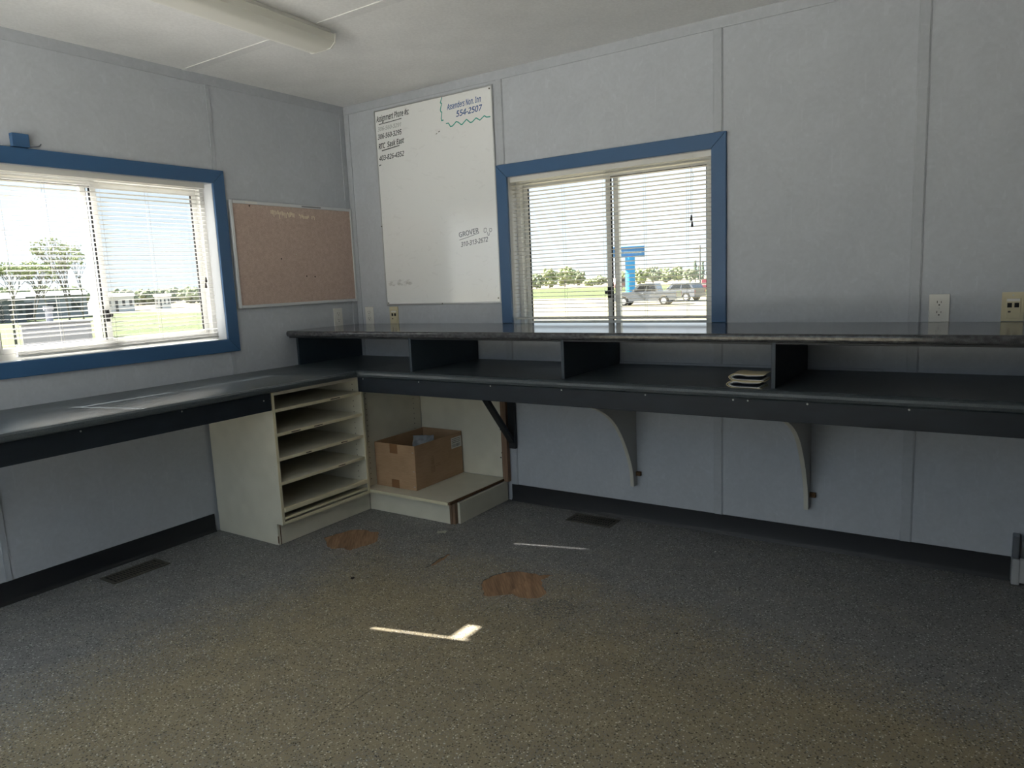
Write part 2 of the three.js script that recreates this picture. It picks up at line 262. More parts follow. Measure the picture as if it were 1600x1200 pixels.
// ------------------------------------------------------------------ windows
// axis 'z': opening in the plane x = 0 looking to -x; axis 'x': opening in the plane z = 0 looking to -z.  d is the depth, into the room positive
function windowUnit(no, W, axis, { midAt, nearLow, screenLow, latchAt, cutAt }) {
  const g = setting('window_' + no, axis === 'z' ? [0, W.y0, (W.a0 + W.a1) / 2] : [(W.a0 + W.a1) / 2, W.y0, 0]);
  const bx = (a0, a1, y0, y1, d0, d1, b = 0.002) => axis === 'z' ? box(d0, d1, y0, y1, a0, a1, b) : box(a0, a1, y0, y1, d0, d1, b);
  // mitred casing boards, 0.07 wide
  const c = 0.07, e = 0.004;
  const board = (pts) => { const s = new THREE.Shape(pts.map(([a, y]) => new THREE.Vector2(axis === 'z' ? -a : a, y))); const q = new THREE.ExtrudeGeometry(s, { depth: 0.014, bevelEnabled: true, bevelThickness: 0.0025, bevelSize: 0.0025, bevelOffset: -0.0025, bevelSegments: 2 }); if (axis === 'z') q.rotateY(Math.PI / 2); return uvm(q); };
  const i0 = W.a0 + e, i1 = W.a1 - e, j0 = W.y0 + e, j1 = W.y1 - e, o0 = i0 - c, o1 = i1 + c, k0 = j0 - c, k1 = j1 + c, m = 0.0006;
  part('casing_board', board([[o0 + m, k1], [i0 + m, j1], [i1 - m, j1], [o1 - m, k1]]), M.trim, g);
  if (cutAt === undefined) part('casing_board', board([[o0 + m, k0], [o1 - m, k0], [i1 - m, j0], [i0 + m, j0]]), M.trim, g);
  part('casing_board', board([[o0, cutAt ?? k0 + m], [i0, cutAt ?? j0 + m], [i0, j1 - m], [o0, k1 - m]]), M.trim, g);
  part('casing_board', board([[i1, cutAt ?? j0 + m], [o1, cutAt ?? k0 + m], [o1, k1 - m], [i1, j1 - m]]), M.trim, g);
  // jamb boards lining the opening
  part('jamb', merge([bx(W.a0 - 0.001, W.a0 + 0.006, W.y0, W.y1, -0.085, 0.002), bx(W.a1 - 0.006, W.a1 + 0.001, W.y0, W.y1, -0.085, 0.002), bx(W.a0, W.a1, W.y1 - 0.006, W.y1 + 0.001, -0.085, 0.002), bx(W.a0, W.a1, W.y0 - 0.001, W.y0 + 0.006, -0.085, 0.002)]), M.jamb, g);
  // vinyl frame
  const f0 = W.a0 + 0.002, f1 = W.a1 - 0.002, y0 = W.y0 + 0.002, y1 = W.y1 - 0.002, fw = 0.03;
  part('frame', merge([bx(f0, f0 + fw, y0, y1, -0.14, -0.075), bx(f1 - fw, f1, y0, y1, -0.14, -0.075), bx(f0 + fw, f1 - fw, y1 - fw, y1, -0.14, -0.075), bx(f0 + fw, f1 - fw, y0, y0 + fw, -0.14, -0.075), bx(f0 + fw, f1 - fw, y0, y0 + fw + 0.008, -0.112, -0.106)]), M.vinyl, g);
  // two sashes meeting at the middle; the far one slides outside the near one
  const sash = (a0, a1, d, name) => {
    const w = 0.026, s = part(name, merge([bx(a0, a0 + w, y0 + fw, y1 - fw, d, d + 0.024), bx(a1 - w, a1, y0 + fw, y1 - fw, d, d + 0.024), bx(a0 + w, a1 - w, y1 - fw - w, y1 - fw, d, d + 0.024), bx(a0 + w, a1 - w, y0 + fw, y0 + fw + w, d, d + 0.024)]), M.vinyl, g);
    const q = 0.004; part('gasket', merge([bx(a0 + w, a0 + w + q, y0 + fw + w, y1 - fw - w, d + 0.008, d + 0.019, 0), bx(a1 - w - q, a1 - w, y0 + fw + w, y1 - fw - w, d + 0.008, d + 0.019, 0), bx(a0 + w, a1 - w, y1 - fw - w - q, y1 - fw - w, d + 0.008, d + 0.019, 0)]), M.gasket, s);
    part('pane', bx(a0 + w + q, a1 - w - q, y0 + fw + w, y1 - fw - w - q, d + 0.011, d + 0.014, 0), M.glass, s);
    return s;
  };
  const near = nearLow ? [f0 + fw, midAt + 0.03] : [midAt - 0.03, f1 - fw], farther = nearLow ? [midAt - 0.03, f1 - fw] : [f0 + fw, midAt + 0.03];
  sash(near[0], near[1], -0.105, 'sliding_sash'); sash(farther[0], farther[1], -0.134, 'fixed_sash');
  if (screenLow) part('insect_screen', bx(f0 + fw + 0.02, midAt - 0.01, y0 + fw, y1 - fw, -0.139, -0.138, 0), M.screen, g);
  const l = part('latch', merge([bx(latchAt - 0.008, latchAt + 0.008, 1.19, 1.25, -0.081, -0.066, 0.003), bx(latchAt - 0.02, latchAt + 0.004, 1.212, 1.228, -0.072, -0.056, 0.003)]), M.gasket, g, 'small black sash latch');
  return g;
}
windowUnit(1, W1, 'z', { midAt: 1.612, nearLow: false, screenLow: true, latchAt: 1.602 });
windowUnit(2, W2, 'x', { midAt: 1.838, nearLow: false, screenLow: false, latchAt: 1.822, cutAt: 1.0632 });
{ // unseen glazing added behind the camera for daylight: three large panes between posts
  const g = setting('window_3', [(ADDED_W3.a0 + ADDED_W3.a1) / 2, ADDED_W3.y0, RZ]), b = (x0, x1, y0, y1, z0 = RZ + 0.04, z1 = RZ + 0.11) => box(x0, x1, y0, y1, z0, z1, 0.002), n = 3, f = 0.05, w = (ADDED_W3.a1 - ADDED_W3.a0 - f) / n;
  part('frame', merge([b(ADDED_W3.a0, ADDED_W3.a1, ADDED_W3.y1 - f, ADDED_W3.y1), b(ADDED_W3.a0, ADDED_W3.a1, ADDED_W3.y0, ADDED_W3.y0 + f)]), M.vinyl, g);
  for (let k = 0; k <= n; k++) part('post', b(ADDED_W3.a0 + k * w, ADDED_W3.a0 + k * w + f, ADDED_W3.y0 + f, ADDED_W3.y1 - f), M.vinyl, g);
  for (let k = 0; k < n; k++) part('pane', box(ADDED_W3.a0 + k * w + f, ADDED_W3.a0 + (k + 1) * w, ADDED_W3.y0 + f, ADDED_W3.y1 - f, RZ + 0.07, RZ + 0.076, 0), M.glass, g);
}

// ------------------------------------------------------------------ mini blinds
// one cambered slat, 25 mm wide, along +x from 0 to len, hung level
function slatGeo(len, axis, tilt = 0) {
  const n = 5, w = 0.0253, camber = 0.0022, th = 0.00035, top = [], bot = [];
  for (let i = 0; i <= n; i++) { const t = i / n * 2 - 1, a = t * w / 2, y = camber * (1 - t * t); top.push([a, y + th]); bot.push([a, y - th]); }
  const c = Math.cos(tilt), s = Math.sin(tilt), prof = [...top, ...bot.reverse()].map(([a, y]) => [a * c - y * s, a * s + y * c]);
  return sweep(prof, axis, 0, len, 1.2);
}
function miniBlind(name, label, axis, a0, a1, yTop, yBot, d, opts) {
  const o = thing(name, label, 'blind', axis === 'z' ? [d, yBot, (a0 + a1) / 2] : [(a0 + a1) / 2, yBot, d], 'mini blinds');
  const bx = (p0, p1, y0, y1, d0, d1, b = 0.002) => axis === 'z' ? box(d0, d1, y0, y1, p0, p1, b) : box(p0, p1, y0, y1, d0, d1, b);
  const at = (a, y, dd) => axis === 'z' ? [dd, y, a] : [a, y, dd];
  part('headrail', merge([bx(a0, a1, yTop - 0.026, yTop, d + 0.0105, d + 0.0125, 0.0008), bx(a0, a1, yTop - 0.026, yTop, d - 0.0125, d - 0.0105, 0.0008), bx(a0, a1, yTop - 0.026, yTop - 0.0245, d - 0.0125, d + 0.0125, 0.0006), bx(a0 - 0.002, a0 + 0.002, yTop - 0.026, yTop + 0.001, d - 0.0135, d + 0.0135, 0.0008), bx(a1 - 0.002, a1 + 0.002, yTop - 0.026, yTop + 0.001, d - 0.0135, d + 0.0135, 0.0008)]), M.rail, o);
  const ys = []; let y = yTop - 0.046; while (y > yBot + 0.022) { ys.push(y); y -= opts.pitch; if (opts.gapAt && Math.abs(y - opts.gapAt) < opts.pitch / 2) y -= opts.gap; }
  const shared = slatGeo(a1 - a0, axis, opts.tilt), short = opts.broken && slatGeo(opts.broken.end - a0, axis, opts.tilt), r = rng(opts.seed);
  ys.forEach((yy, i) => {
    const m = shade(new THREE.Mesh(short && opts.broken.rows.includes(i) ? short : shared, M.blind)); m.name = 'slat'; const q = at(a0, yy, d);
    m.position.set(q[0] - o.position.x, q[1] - o.position.y, q[2] - o.position.z); const wob = (r() - 0.5) * 0.0012; if (axis === 'x') m.rotation.z = wob; else m.rotation.x = wob; o.add(m);
  });
  const st = []; for (let k = 0; k < (opts.stack ?? 0); k++) st.push(k);
  st.forEach((k) => { const m = shade(new THREE.Mesh(shared, M.blind)); m.name = 'slat'; const q = at(a0, yBot + 0.013 + k * 0.0042, d); m.position.set(q[0] - o.position.x, q[1] - o.position.y, q[2] - o.position.z); o.add(m); });
  part('bottom_rail', bx(a0, a1, yBot, yBot + 0.011, d - 0.0125, d + 0.0125, 0.004), M.rail, o);
  for (const a of opts.ladders) part('ladder_cord', merge([rod(at(a, yBot + 0.008, d + 0.0135), at(a, yTop - 0.02, d + 0.0135), 0.0007, 0.0007, 4), rod(at(a, yBot + 0.008, d - 0.0135), at(a, yTop - 0.02, d - 0.0135), 0.0007, 0.0007, 4)]), M.cord, o);
  const [ca, cy] = opts.pull, cd = d + 0.021;
  const cord = part('pull_cord', merge([tube([at(ca, yTop - 0.012, d + 0.0135), at(ca + 0.001, yTop - 0.05, cd), at(ca - 0.002, (yTop + cy) / 2, cd), at(ca, cy, cd)], 0.0009, 24, 4), tube([at(ca + 0.006, yTop - 0.012, d + 0.0135), at(ca + 0.005, yTop - 0.05, cd), at(ca + 0.007, (yTop + cy) / 2, cd), at(ca + 0.004, cy - 0.03, cd)], 0.0009, 24, 4), tube([at(ca, yTop - 0.09, cd), at(ca + 0.012, yTop - 0.1, cd + 0.002), at(ca + 0.012, yTop - 0.125, cd + 0.002), at(ca + 0.002, yTop - 0.13, cd)], 0.0009, 16, 4)]), M.cord, o);
  for (const [da, dy] of [[0, 0], [0.004, -0.03]]) { const l = new THREE.LatheGeometry([[0.0008, 0], [0.003, -0.004], [0.0055, -0.02], [0.006, -0.027], [0.0015, -0.03]].map(([a, b]) => new THREE.Vector2(a, b)).reverse(), 10); const q = at(ca + da, cy + dy + 0.004, cd); l.translate(...q); part('tassel', l, M.tassel, cord, 'dark brown plastic tassel'); }
  return o;
}
miniBlind('mini_blind', 'white mini blind hanging in the window next to the cork board', 'z', 1.046, 2.036, 1.889, 1.062, -0.026, { pitch: 0.0212, tilt: 0.09, ladders: [1.109, 1.366, 1.6, 1.84, 2.02], pull: [1.096, 1.39], seed: 3, broken: { rows: [5, 6], end: 1.93 }, gapAt: 1.128, gap: 0.011, stack: 3 });
miniBlind('mini_blind', 'white mini blind hanging in the window next to the whiteboard', 'x', 1.254, 2.398, 1.874, 1.081, -0.026, { pitch: 0.0214, tilt: 0.11, ladders: [1.306, 1.583, 1.825, 2.051, 2.273], pull: [2.3, 1.58], seed: 4, stack: 1 });

// ------------------------------------------------------------------ boards on the walls
{
  const x0 = 0.275, x1 = 1.175, y0 = 1.178, y1 = 2.384, PX = 1000;
  const o = thing('whiteboard', 'tall whiteboard with handwritten phone numbers screwed to the wall', 'whiteboard', [(x0 + x1) / 2, y0, 0]);
  const ink = canvasTex(900, 1206, (c, w, h) => {
    c.fillStyle = '#eceeee'; c.fillRect(0, 0, w, h);
    const X = (x) => (x - x0) * PX, Y = (y) => (y1 - y) * PX, r = rng(9);
    for (let k = 0; k < 260; k++) { c.strokeStyle = `rgba(120,122,120,${0.02 + r() * 0.03})`; c.lineWidth = 2 + r() * 9; const a = r() * w, b = r() * h; c.beginPath(); c.moveTo(a, b); c.lineTo(a + (r() - 0.5) * 120, b + (r() - 0.5) * 50); c.stroke(); }
    const write = (t, x, y, size, wid, col, rise = 0, font = 'italic') => { c.save(); c.translate(X(x), Y(y)); c.rotate(-rise); c.fillStyle = col; c.font = `${font} ${size}px sans-serif`; const m = c.measureText(t).width || 1; c.scale(wid * PX / m, 1); c.fillText(t, 0, 0); c.strokeStyle = col; c.lineWidth = 1.6; c.strokeText(t, 0, 0); c.restore(); };
    const line = (pts, col, wd) => { c.strokeStyle = col; c.lineWidth = wd; c.lineCap = 'round'; c.lineJoin = 'round'; c.beginPath(); pts.forEach(([x, y], i) => i ? c.lineTo(X(x), Y(y)) : c.moveTo(X(x), Y(y))); c.stroke(); };
    write('Assignment Phone #s:', 0.288, 2.318, 48, 0.27, '#2c2e31', 0.03); line([[0.308, 2.302], [0.4, 2.305], [0.495, 2.31]], '#33353a', 4);
    write('306-560-3291', 0.292, 2.262, 32, 0.2, 'rgba(110,112,112,0.35)', 0.02);
    write('306-560-3295', 0.289, 2.213, 40, 0.2, '#3a3c40', 0.03); write('RTC  Sask East', 0.289, 2.154, 42, 0.215, '#2c2e31', 0.06);
    line([[0.32, 2.142], [0.4, 2.149], [0.465, 2.155]], '#2c2e31', 5); write('403-826-4352', 0.289, 2.083, 40, 0.21, '#4a4c50', 0.03); line([[0.288, 2.055], [0.302, 2.058]], '#44464a', 5);
    const green = '#3f9d8f';
    line([[0.818, 2.377], [0.806, 2.35], [0.815, 2.345], [0.803, 2.31], [0.806, 2.3], [0.813, 2.297], [0.806, 2.262], [0.808, 2.25], [0.82, 2.25]], green, 6);
    line([[0.842, 2.228], [0.858, 2.228], [0.872, 2.206], [0.888, 2.208], [0.916, 2.228], [0.93, 2.222], [0.95, 2.206], [0.958, 2.206], [0.991, 2.229], [1.016, 2.207], [1.03, 2.208], [1.059, 2.226], [1.085, 2.21], [1.117, 2.229], [1.132, 2.219], [1.156, 2.218]], green, 6);
    const blue = '#3d5c98'; write('Assenders Non. Inn', 0.853, 2.302, 44, 0.245, blue, 0.03); write('554-2507', 0.915, 2.254, 44, 0.185, '#34558f', 0.04);
    const grey = '#5d5f66'; write('GROVER', 0.892, 1.568, 38, 0.15, grey, 0.13, 'normal'); line([[0.895, 1.553], [0.96, 1.566], [1.04, 1.584]], grey, 3);
    line([[1.078, 1.606], [1.076, 1.59], [1.083, 1.582], [1.094, 1.59], [1.096, 1.606], [1.086, 1.609], [1.078, 1.606]], grey, 3); line([[1.1, 1.585], [1.104, 1.566], [1.112, 1.566], [1.114, 1.58]], grey, 3); line([[1.118, 1.604], [1.116, 1.59], [1.124, 1.584], [1.133, 1.592], [1.131, 1.604], [1.118, 1.604]], grey, 3);
    write('310-313-2672', 0.903, 1.512, 36, 0.2, grey, 0.1);
    for (let k = 0; k < 40; k++) { c.fillStyle = `rgba(90,90,86,${r() * 0.12})`; c.beginPath(); c.ellipse(X(0.31 + r() * 0.18), Y(1.3 + r() * 0.035), 10 + r() * 14, 3 + r() * 6, -0.2, 0, 6.3); c.fill(); }
    line([[0.76, 2.18], [0.768, 2.183]], '#777', 4); line([[0.782, 2.19], [0.788, 2.192]], '#555', 5);
  });
  const b = new THREE.BoxGeometry(x1 - x0 - 0.008, y1 - y0 - 0.008, 0.008); b.translate((x0 + x1) / 2, (y0 + y1) / 2, 0.0045);
  part('writing_surface', b, new THREE.MeshPhysicalMaterial({ map: ink, roughness: 0.13, ior: 1.9 }), o);
  for (const [a0, a1, b0, b1] of [[x0, x0 + 0.008, y0, y1], [x1 - 0.008, x1, y0, y1], [x0 + 0.008, x1 - 0.008, y0, y0 + 0.01], [x0 + 0.008, x1 - 0.008, y1 - 0.008, y1]]) part('frame_strip', box(a0, a1, b0, b1, 0, 0.012, 0.002), M.alu, o);
  for (const [x, y] of [[x0 + 0.02, y0 + 0.016], [x1 - 0.018, y0 + 0.03], [x1 - 0.018, y1 - 0.02], [0.74, y0 + 0.005], [x0 + 0.004, 1.68]]) { const s = new THREE.CylinderGeometry(0.004, 0.004, 0.003, 10); s.rotateX(Math.PI / 2); s.translate(x, y, 0.0125); part('screw', s, M.vent, o); }
}
{
  const z0 = 0.006, z1 = 0.92, y0 = 1.212, y1 = 1.812;
  const o = thing('cork_board', 'brown cork pinboard in a pale frame with torn sticker remains', 'pinboard', [0, y0, (z0 + z1) / 2]);
  part('cork_panel', box(0.001, 0.012, y0 + 0.015, y1 - 0.015, z0 + 0.015, z1 - 0.015, 0), M.cork, o);
  for (const [a0, a1, b0, b1] of [[z0, z0 + 0.018, y0, y1], [z1 - 0.018, z1, y0, y1], [z0 + 0.018, z1 - 0.018, y0, y0 + 0.018], [z0 + 0.018, z1 - 0.018, y1 - 0.018, y1]]) part('frame_strip', box(0.001, 0.018, b0, b1, a0, a1, 0.003), M.whiteFrame, o);
  const r = rng(15), bits = []; // shreds of a torn paper strip
  for (let k = 0; k < 34; k++) { const z = 0.645 - k * 0.0098, hh = (k < 12 ? 0.032 : k < 18 ? 0.024 : 0.018) * (0.5 + r() * 0.7), yy = 1.775 - k * 0.0007 - hh / 2 - r() * 0.012; if (k > 17 && k < 21) continue; if (k > 28 && r() > 0.4) continue; bits.push(box(0.0118, 0.0126, yy - hh / 2, yy + hh / 2, z - 0.004 * (0.4 + r()), z + 0.003, 0)); }
  part('sticker_remains', merge(bits), std({ color: '#e6dac2', roughness: 0.95 }), o).userData.kind = 'stuff';
  for (const [z, y, c] of [[0.487, 1.515, 0], [0.713, 1.786, 0], [0.49, 1.785, 0], [0.481, 1.25, 0], [0.355, 1.38, 1], [0.42, 1.385, 1], [0.79, 1.785, 1], [0.6, 1.49, 1]]) { const s = new THREE.SphereGeometry(0.0045, 8, 6); s.scale(0.5, 1, 1); s.translate(0.0125, y, z); part(c ? 'pin_hole' : 'paper_speck', s, c ? M.hole : M.paper, o); }
  part('frame_label', box(0.0178, 0.0184, y1 - 0.014, y1 - 0.004, 0.74, 0.82, 0), M.plate, o); part('frame_label', box(0.0178, 0.0184, y1 - 0.0125, y1 - 0.0055, 0.27, 0.42, 0), std({ color: '#7d8084', roughness: 0.6 }), o);
}

// ------------------------------------------------------------------ sockets and jacks
function socket(name, label, category, axis, a, yTop, kind, mat) { // plate 0.075 x 0.115
  const y0 = yTop - 0.115, o = thing(name, label, category, axis === 'z' ? [0, y0, a] : [a, y0, 0], kind === 'power' ? 'power sockets' : 'data jacks');
  const bx = (p0, p1, b0, b1, d0, d1, b = 0.0015) => axis === 'z' ? box(d0, d1, b0, b1, a - p1, a - p0, b) : box(a + p0, a + p1, b0, b1, d0, d1, b);
  part('cover_plate', bx(-0.037, 0.037, y0, yTop, 0.0005, 0.007, 0.003), mat, o);
  if (kind === 'power') for (const yc of [yTop - 0.037, yTop - 0.078]) {
    const s = new THREE.CylinderGeometry(0.0165, 0.0165, 0.003, 20); s.rotateX(Math.PI / 2); if (axis === 'z') s.rotateY(Math.PI / 2); s.translate(...(axis === 'z' ? [0.0078, yc, a] : [a, yc, 0.0078]));
    const f = part('receptacle', s, mat, o); part('slot', merge([bx(-0.0085, -0.0062, yc + 0.0005, yc + 0.0095, 0.0085, 0.0097, 0), bx(0.006, 0.008, yc + 0.0005, yc + 0.0085, 0.0085, 0.0097, 0), bx(-0.0025, 0.0025, yc - 0.0095, yc - 0.0045, 0.0085, 0.0097, 0)]), M.slot, f);
  } else {
    part('jack_insert', bx(-0.022, 0.026, y0 + 0.012, yTop - 0.022, 0.006, 0.0095, 0.0015), mat, o);
    part('jack_port', bx(-0.018, -0.003, yTop - 0.06, yTop - 0.042, 0.0085, 0.0102, 0), M.slot, o); part('jack_port', bx(0.005, 0.02, yTop - 0.06, yTop - 0.042, 0.0085, 0.0102, 0), M.slot, o); part('jack_port', bx(-0.015, -0.006, yTop - 0.08, yTop - 0.073, 0.0085, 0.0102, 0), M.vent, o);
    part('jack_label', bx(-0.02, 0.022, yTop - 0.036, yTop - 0.026, 0.009, 0.0101, 0), std({ color: '#e4e3de', roughness: 0.5 }), o);
  }
  const s2 = new THREE.CylinderGeometry(0.0032, 0.0032, 0.002, 8); s2.rotateX(Math.PI / 2); if (axis === 'z') s2.rotateY(Math.PI / 2); s2.translate(...(axis === 'z' ? [0.0075, yTop - 0.0575, a] : [a, kind === 'power' ? yTop - 0.0575 : yTop - 0.012, 0.0075])); part('screw', s2, M.screw, o);
  return o;
}
socket('power_socket', 'white double power socket below the cork board', 'socket', 'z', 0.182, 1.175, 'power', M.plate);
socket('power_socket', 'white double power socket between the wall corner and the ivory data jack', 'socket', 'x', 0.11, 1.172, 'power', M.plate);
socket('power_socket', 'white double power socket on bare wall beside the batten', 'socket', 'x', 3.349, 1.176, 'power', M.plate);
socket('data_jack', 'ivory data jack plate under the whiteboard', 'data jack', 'x', 0.329, 1.17, 'data', M.ivory);
socket('data_jack', 'ivory data jack plate next to the power socket on bare wall', 'data jack', 'x', 3.597, 1.178, 'data', M.ivory);

// ------------------------------------------------------------------ counters
const YT = 0.848, XEND = 4.6;
{ // lower counter along the left wall, with its own nosing from the inner corner on
  const o = thing('desk_counter', 'dark laminate counter running along the wall under the cork board', 'counter', [0, 0.715, 2.1], 'lower counters');
  part('worktop', merge([sweep([[0.001, 0.812], [0.618, 0.812], [0.632, 0.818], [0.638, 0.829], [0.637, 0.839], [0.629, 0.846], [0.616, 0.8465], [0.610, 0.8445], [0.605, 0.847], [0.001, YT]], 'z', 0.667, 2.58), box(0.001, 0.6145, 0.812, YT, 0.001, 0.667, 0)]), M.lam, o);
  part('fascia_board', box(0.552, 0.572, 0.716, 0.8115, 1.192, 2.58, 0.002), M.paint, o);
  for (const [z, y] of [[2.088, 0.793], [1.662, 0.796], [1.233, 0.772], [2.5, 0.793]]) { const s = new THREE.SphereGeometry(0.004, 8, 6); s.scale(0.5, 1, 1); s.translate(0.572, y, z); part('screw', s, M.screw, o); }
}
{ // lower counter along the facing wall
  const o = thing('desk_counter', 'dark laminate counter under the window and the raised shelf', 'counter', [2.6, 0.73, 0.32], 'lower counters');
  part('worktop', box(0.616, XEND, 0.812, YT, 0.001, 0.636, 0), M.lam, o);
  part('nosing', sweep([[0.6362, 0.812], [0.652, 0.812], [0.661, 0.818], [0.665, 0.829], [0.662, 0.839], [0.653, 0.846], [0.6435, 0.8478], [0.638, 0.846], [0.6362, 0.844]], 'x', 0.616, XEND), M.lam, o);
  part('fascia_board', box(0.616, XEND, 0.729, 0.8115, 0.622, 0.6435, 0.002), M.paint, o);
  for (const x of [0.66, 1.064, 1.521, 1.917, 2.324, 2.694, 2.751, 2.97, 3.303]) { const s = new THREE.SphereGeometry(0.004, 8, 6); s.scale(1, 1, 0.5); s.translate(x, 0.803, 0.6438); part('screw', s, M.screw, o); }
  part('wall_ledger', box(1.26, XEND, 0.775, 0.8115, 0.007, 0.03), M.mel, o);
}
{ // raised counter on upright dividers
  const o = thing('raised_counter', 'raised grey laminate counter on upright dark dividers below the window', 'counter', [2.3, YT, 0.31]);
  part('worktop', slab([[0.002, 0.003], [XEND, 0.003], [XEND, 0.627], [0.05, 0.627], [0.022, 0.620], [0.007, 0.606], [0.002, 0.585]], 1.0285, 1.0625, [], 0.012), M.upper, o);
  part('cleat', box(1.6, 1.886, YT + 0.0004, YT + 0.011, 0.001, 0.012), M.batten, o); part('cleat', box(1.912, 2.818, YT + 0.0004, YT + 0.012, 0.001, 0.012), M.batten, o); part('cleat', box(2.846, 3.15, YT + 0.0004, YT + 0.011, 0.001, 0.012), M.batten, o);
  part('build_up_strip', box(0.02, XEND, 1.02, 1.0285, 0.55, 0.60), M.dark, o);
  part('divider', box(0.001, 0.019, YT + 0.0003, 1.0283, 0.004, 0.535), M.divider, o);
  for (const x of [0.972, 1.896, 2.828, 3.8]) { part('divider', box(x, x + 0.016, YT + 0.0003, 1.0283, 0.004, 0.602), M.divider, o); part('cleat', box(x - 0.062, x - 0.0005, 1.014, 1.0283, 0.3, 0.548), M.dark, o); }
}
// curved white gussets below the counter
for (const [x, label] of [[1.978, 'white curved gusset under the counter, next to the black steel bracket'], [2.846, 'white curved gusset under the counter, farther away from the corner cabinet']]) {
  const o = thing('curved_gusset', label, 'bracket', [x + 0.009, 0.19, 0], 'white curved gussets');
  const arc = new THREE.CatmullRomCurve3([[0.044, 0.197], [0.056, 0.286], [0.115, 0.41], [0.223, 0.55], [0.328, 0.629], [0.461, 0.69], [0.6, 0.728]].map(([z, y]) => new THREE.Vector3(z, y, 0))).getPoints(24).map((p) => [p.x, p.y]);
  part('web', sweep([[0.001, 0.195], ...arc, [0.6, 0.774], [0.001, 0.774]], 'x', x, x + 0.018, 0.5), M.gusset, o);
  const rim = [...arc].map(([z, y]) => [z, y]), band = [...rim.map(([z, y]) => [z + 0.0012, y - 0.0008]), ...rim.slice().reverse()];
  part('edge_band', sweep(band, 'x', x - 0.0005, x + 0.0185, 0.5), M.gussetEdge, o);
  part('foot_block', box(x + 0.0185, x + 0.045, 0.25, 0.272, 0.001, 0.02), M.chip, o);
}
// black brackets
function strut(label, axis, a, wall) {
  const o = thing('shelf_bracket', label, 'bracket', axis === 'x' ? [a, 0.325, 0] : [0, 0.325, a], 'black shelf brackets');
  const bx = (p0, p1, y0, y1, d0, d1) => axis === 'x' ? box(p0, p1, y0, y1, d0, d1, 0.001) : box(d0, d1, y0, y1, p0, p1, 0.001);
  part('wall_leg', bx(a, a + 0.046, 0.325, 0.81, wall, wall + 0.022), M.dark, o); part('shelf_leg', bx(a, a + 0.046, 0.79, 0.8115, wall + 0.022, wall + 0.5), M.dark, o);
  const d0 = [wall + 0.012, 0.36], d1 = [wall + 0.37, 0.79], g = new THREE.BoxGeometry(0.038, Math.hypot(d1[0] - d0[0], d1[1] - d0[1]), 0.02); const ang = Math.atan2(d1[0] - d0[0], d1[1] - d0[1]);
  if (axis === 'x') { g.rotateX(ang); g.translate(a + 0.02, (d0[1] + d1[1]) / 2, (d0[0] + d1[0]) / 2); } else { g.rotateY(Math.PI / 2); g.rotateZ(-ang); g.translate((d0[0] + d1[0]) / 2, (d0[1] + d1[1]) / 2, a + 0.02); }
  part('brace', g, M.dark, o); return o;
}
strut('black bracket with diagonal brace beside the open corner cabinet', 'x', 1.196, 0.008);
strut('black bracket with diagonal brace below the counter along the blinds', 'z', 2.285, 0.002);

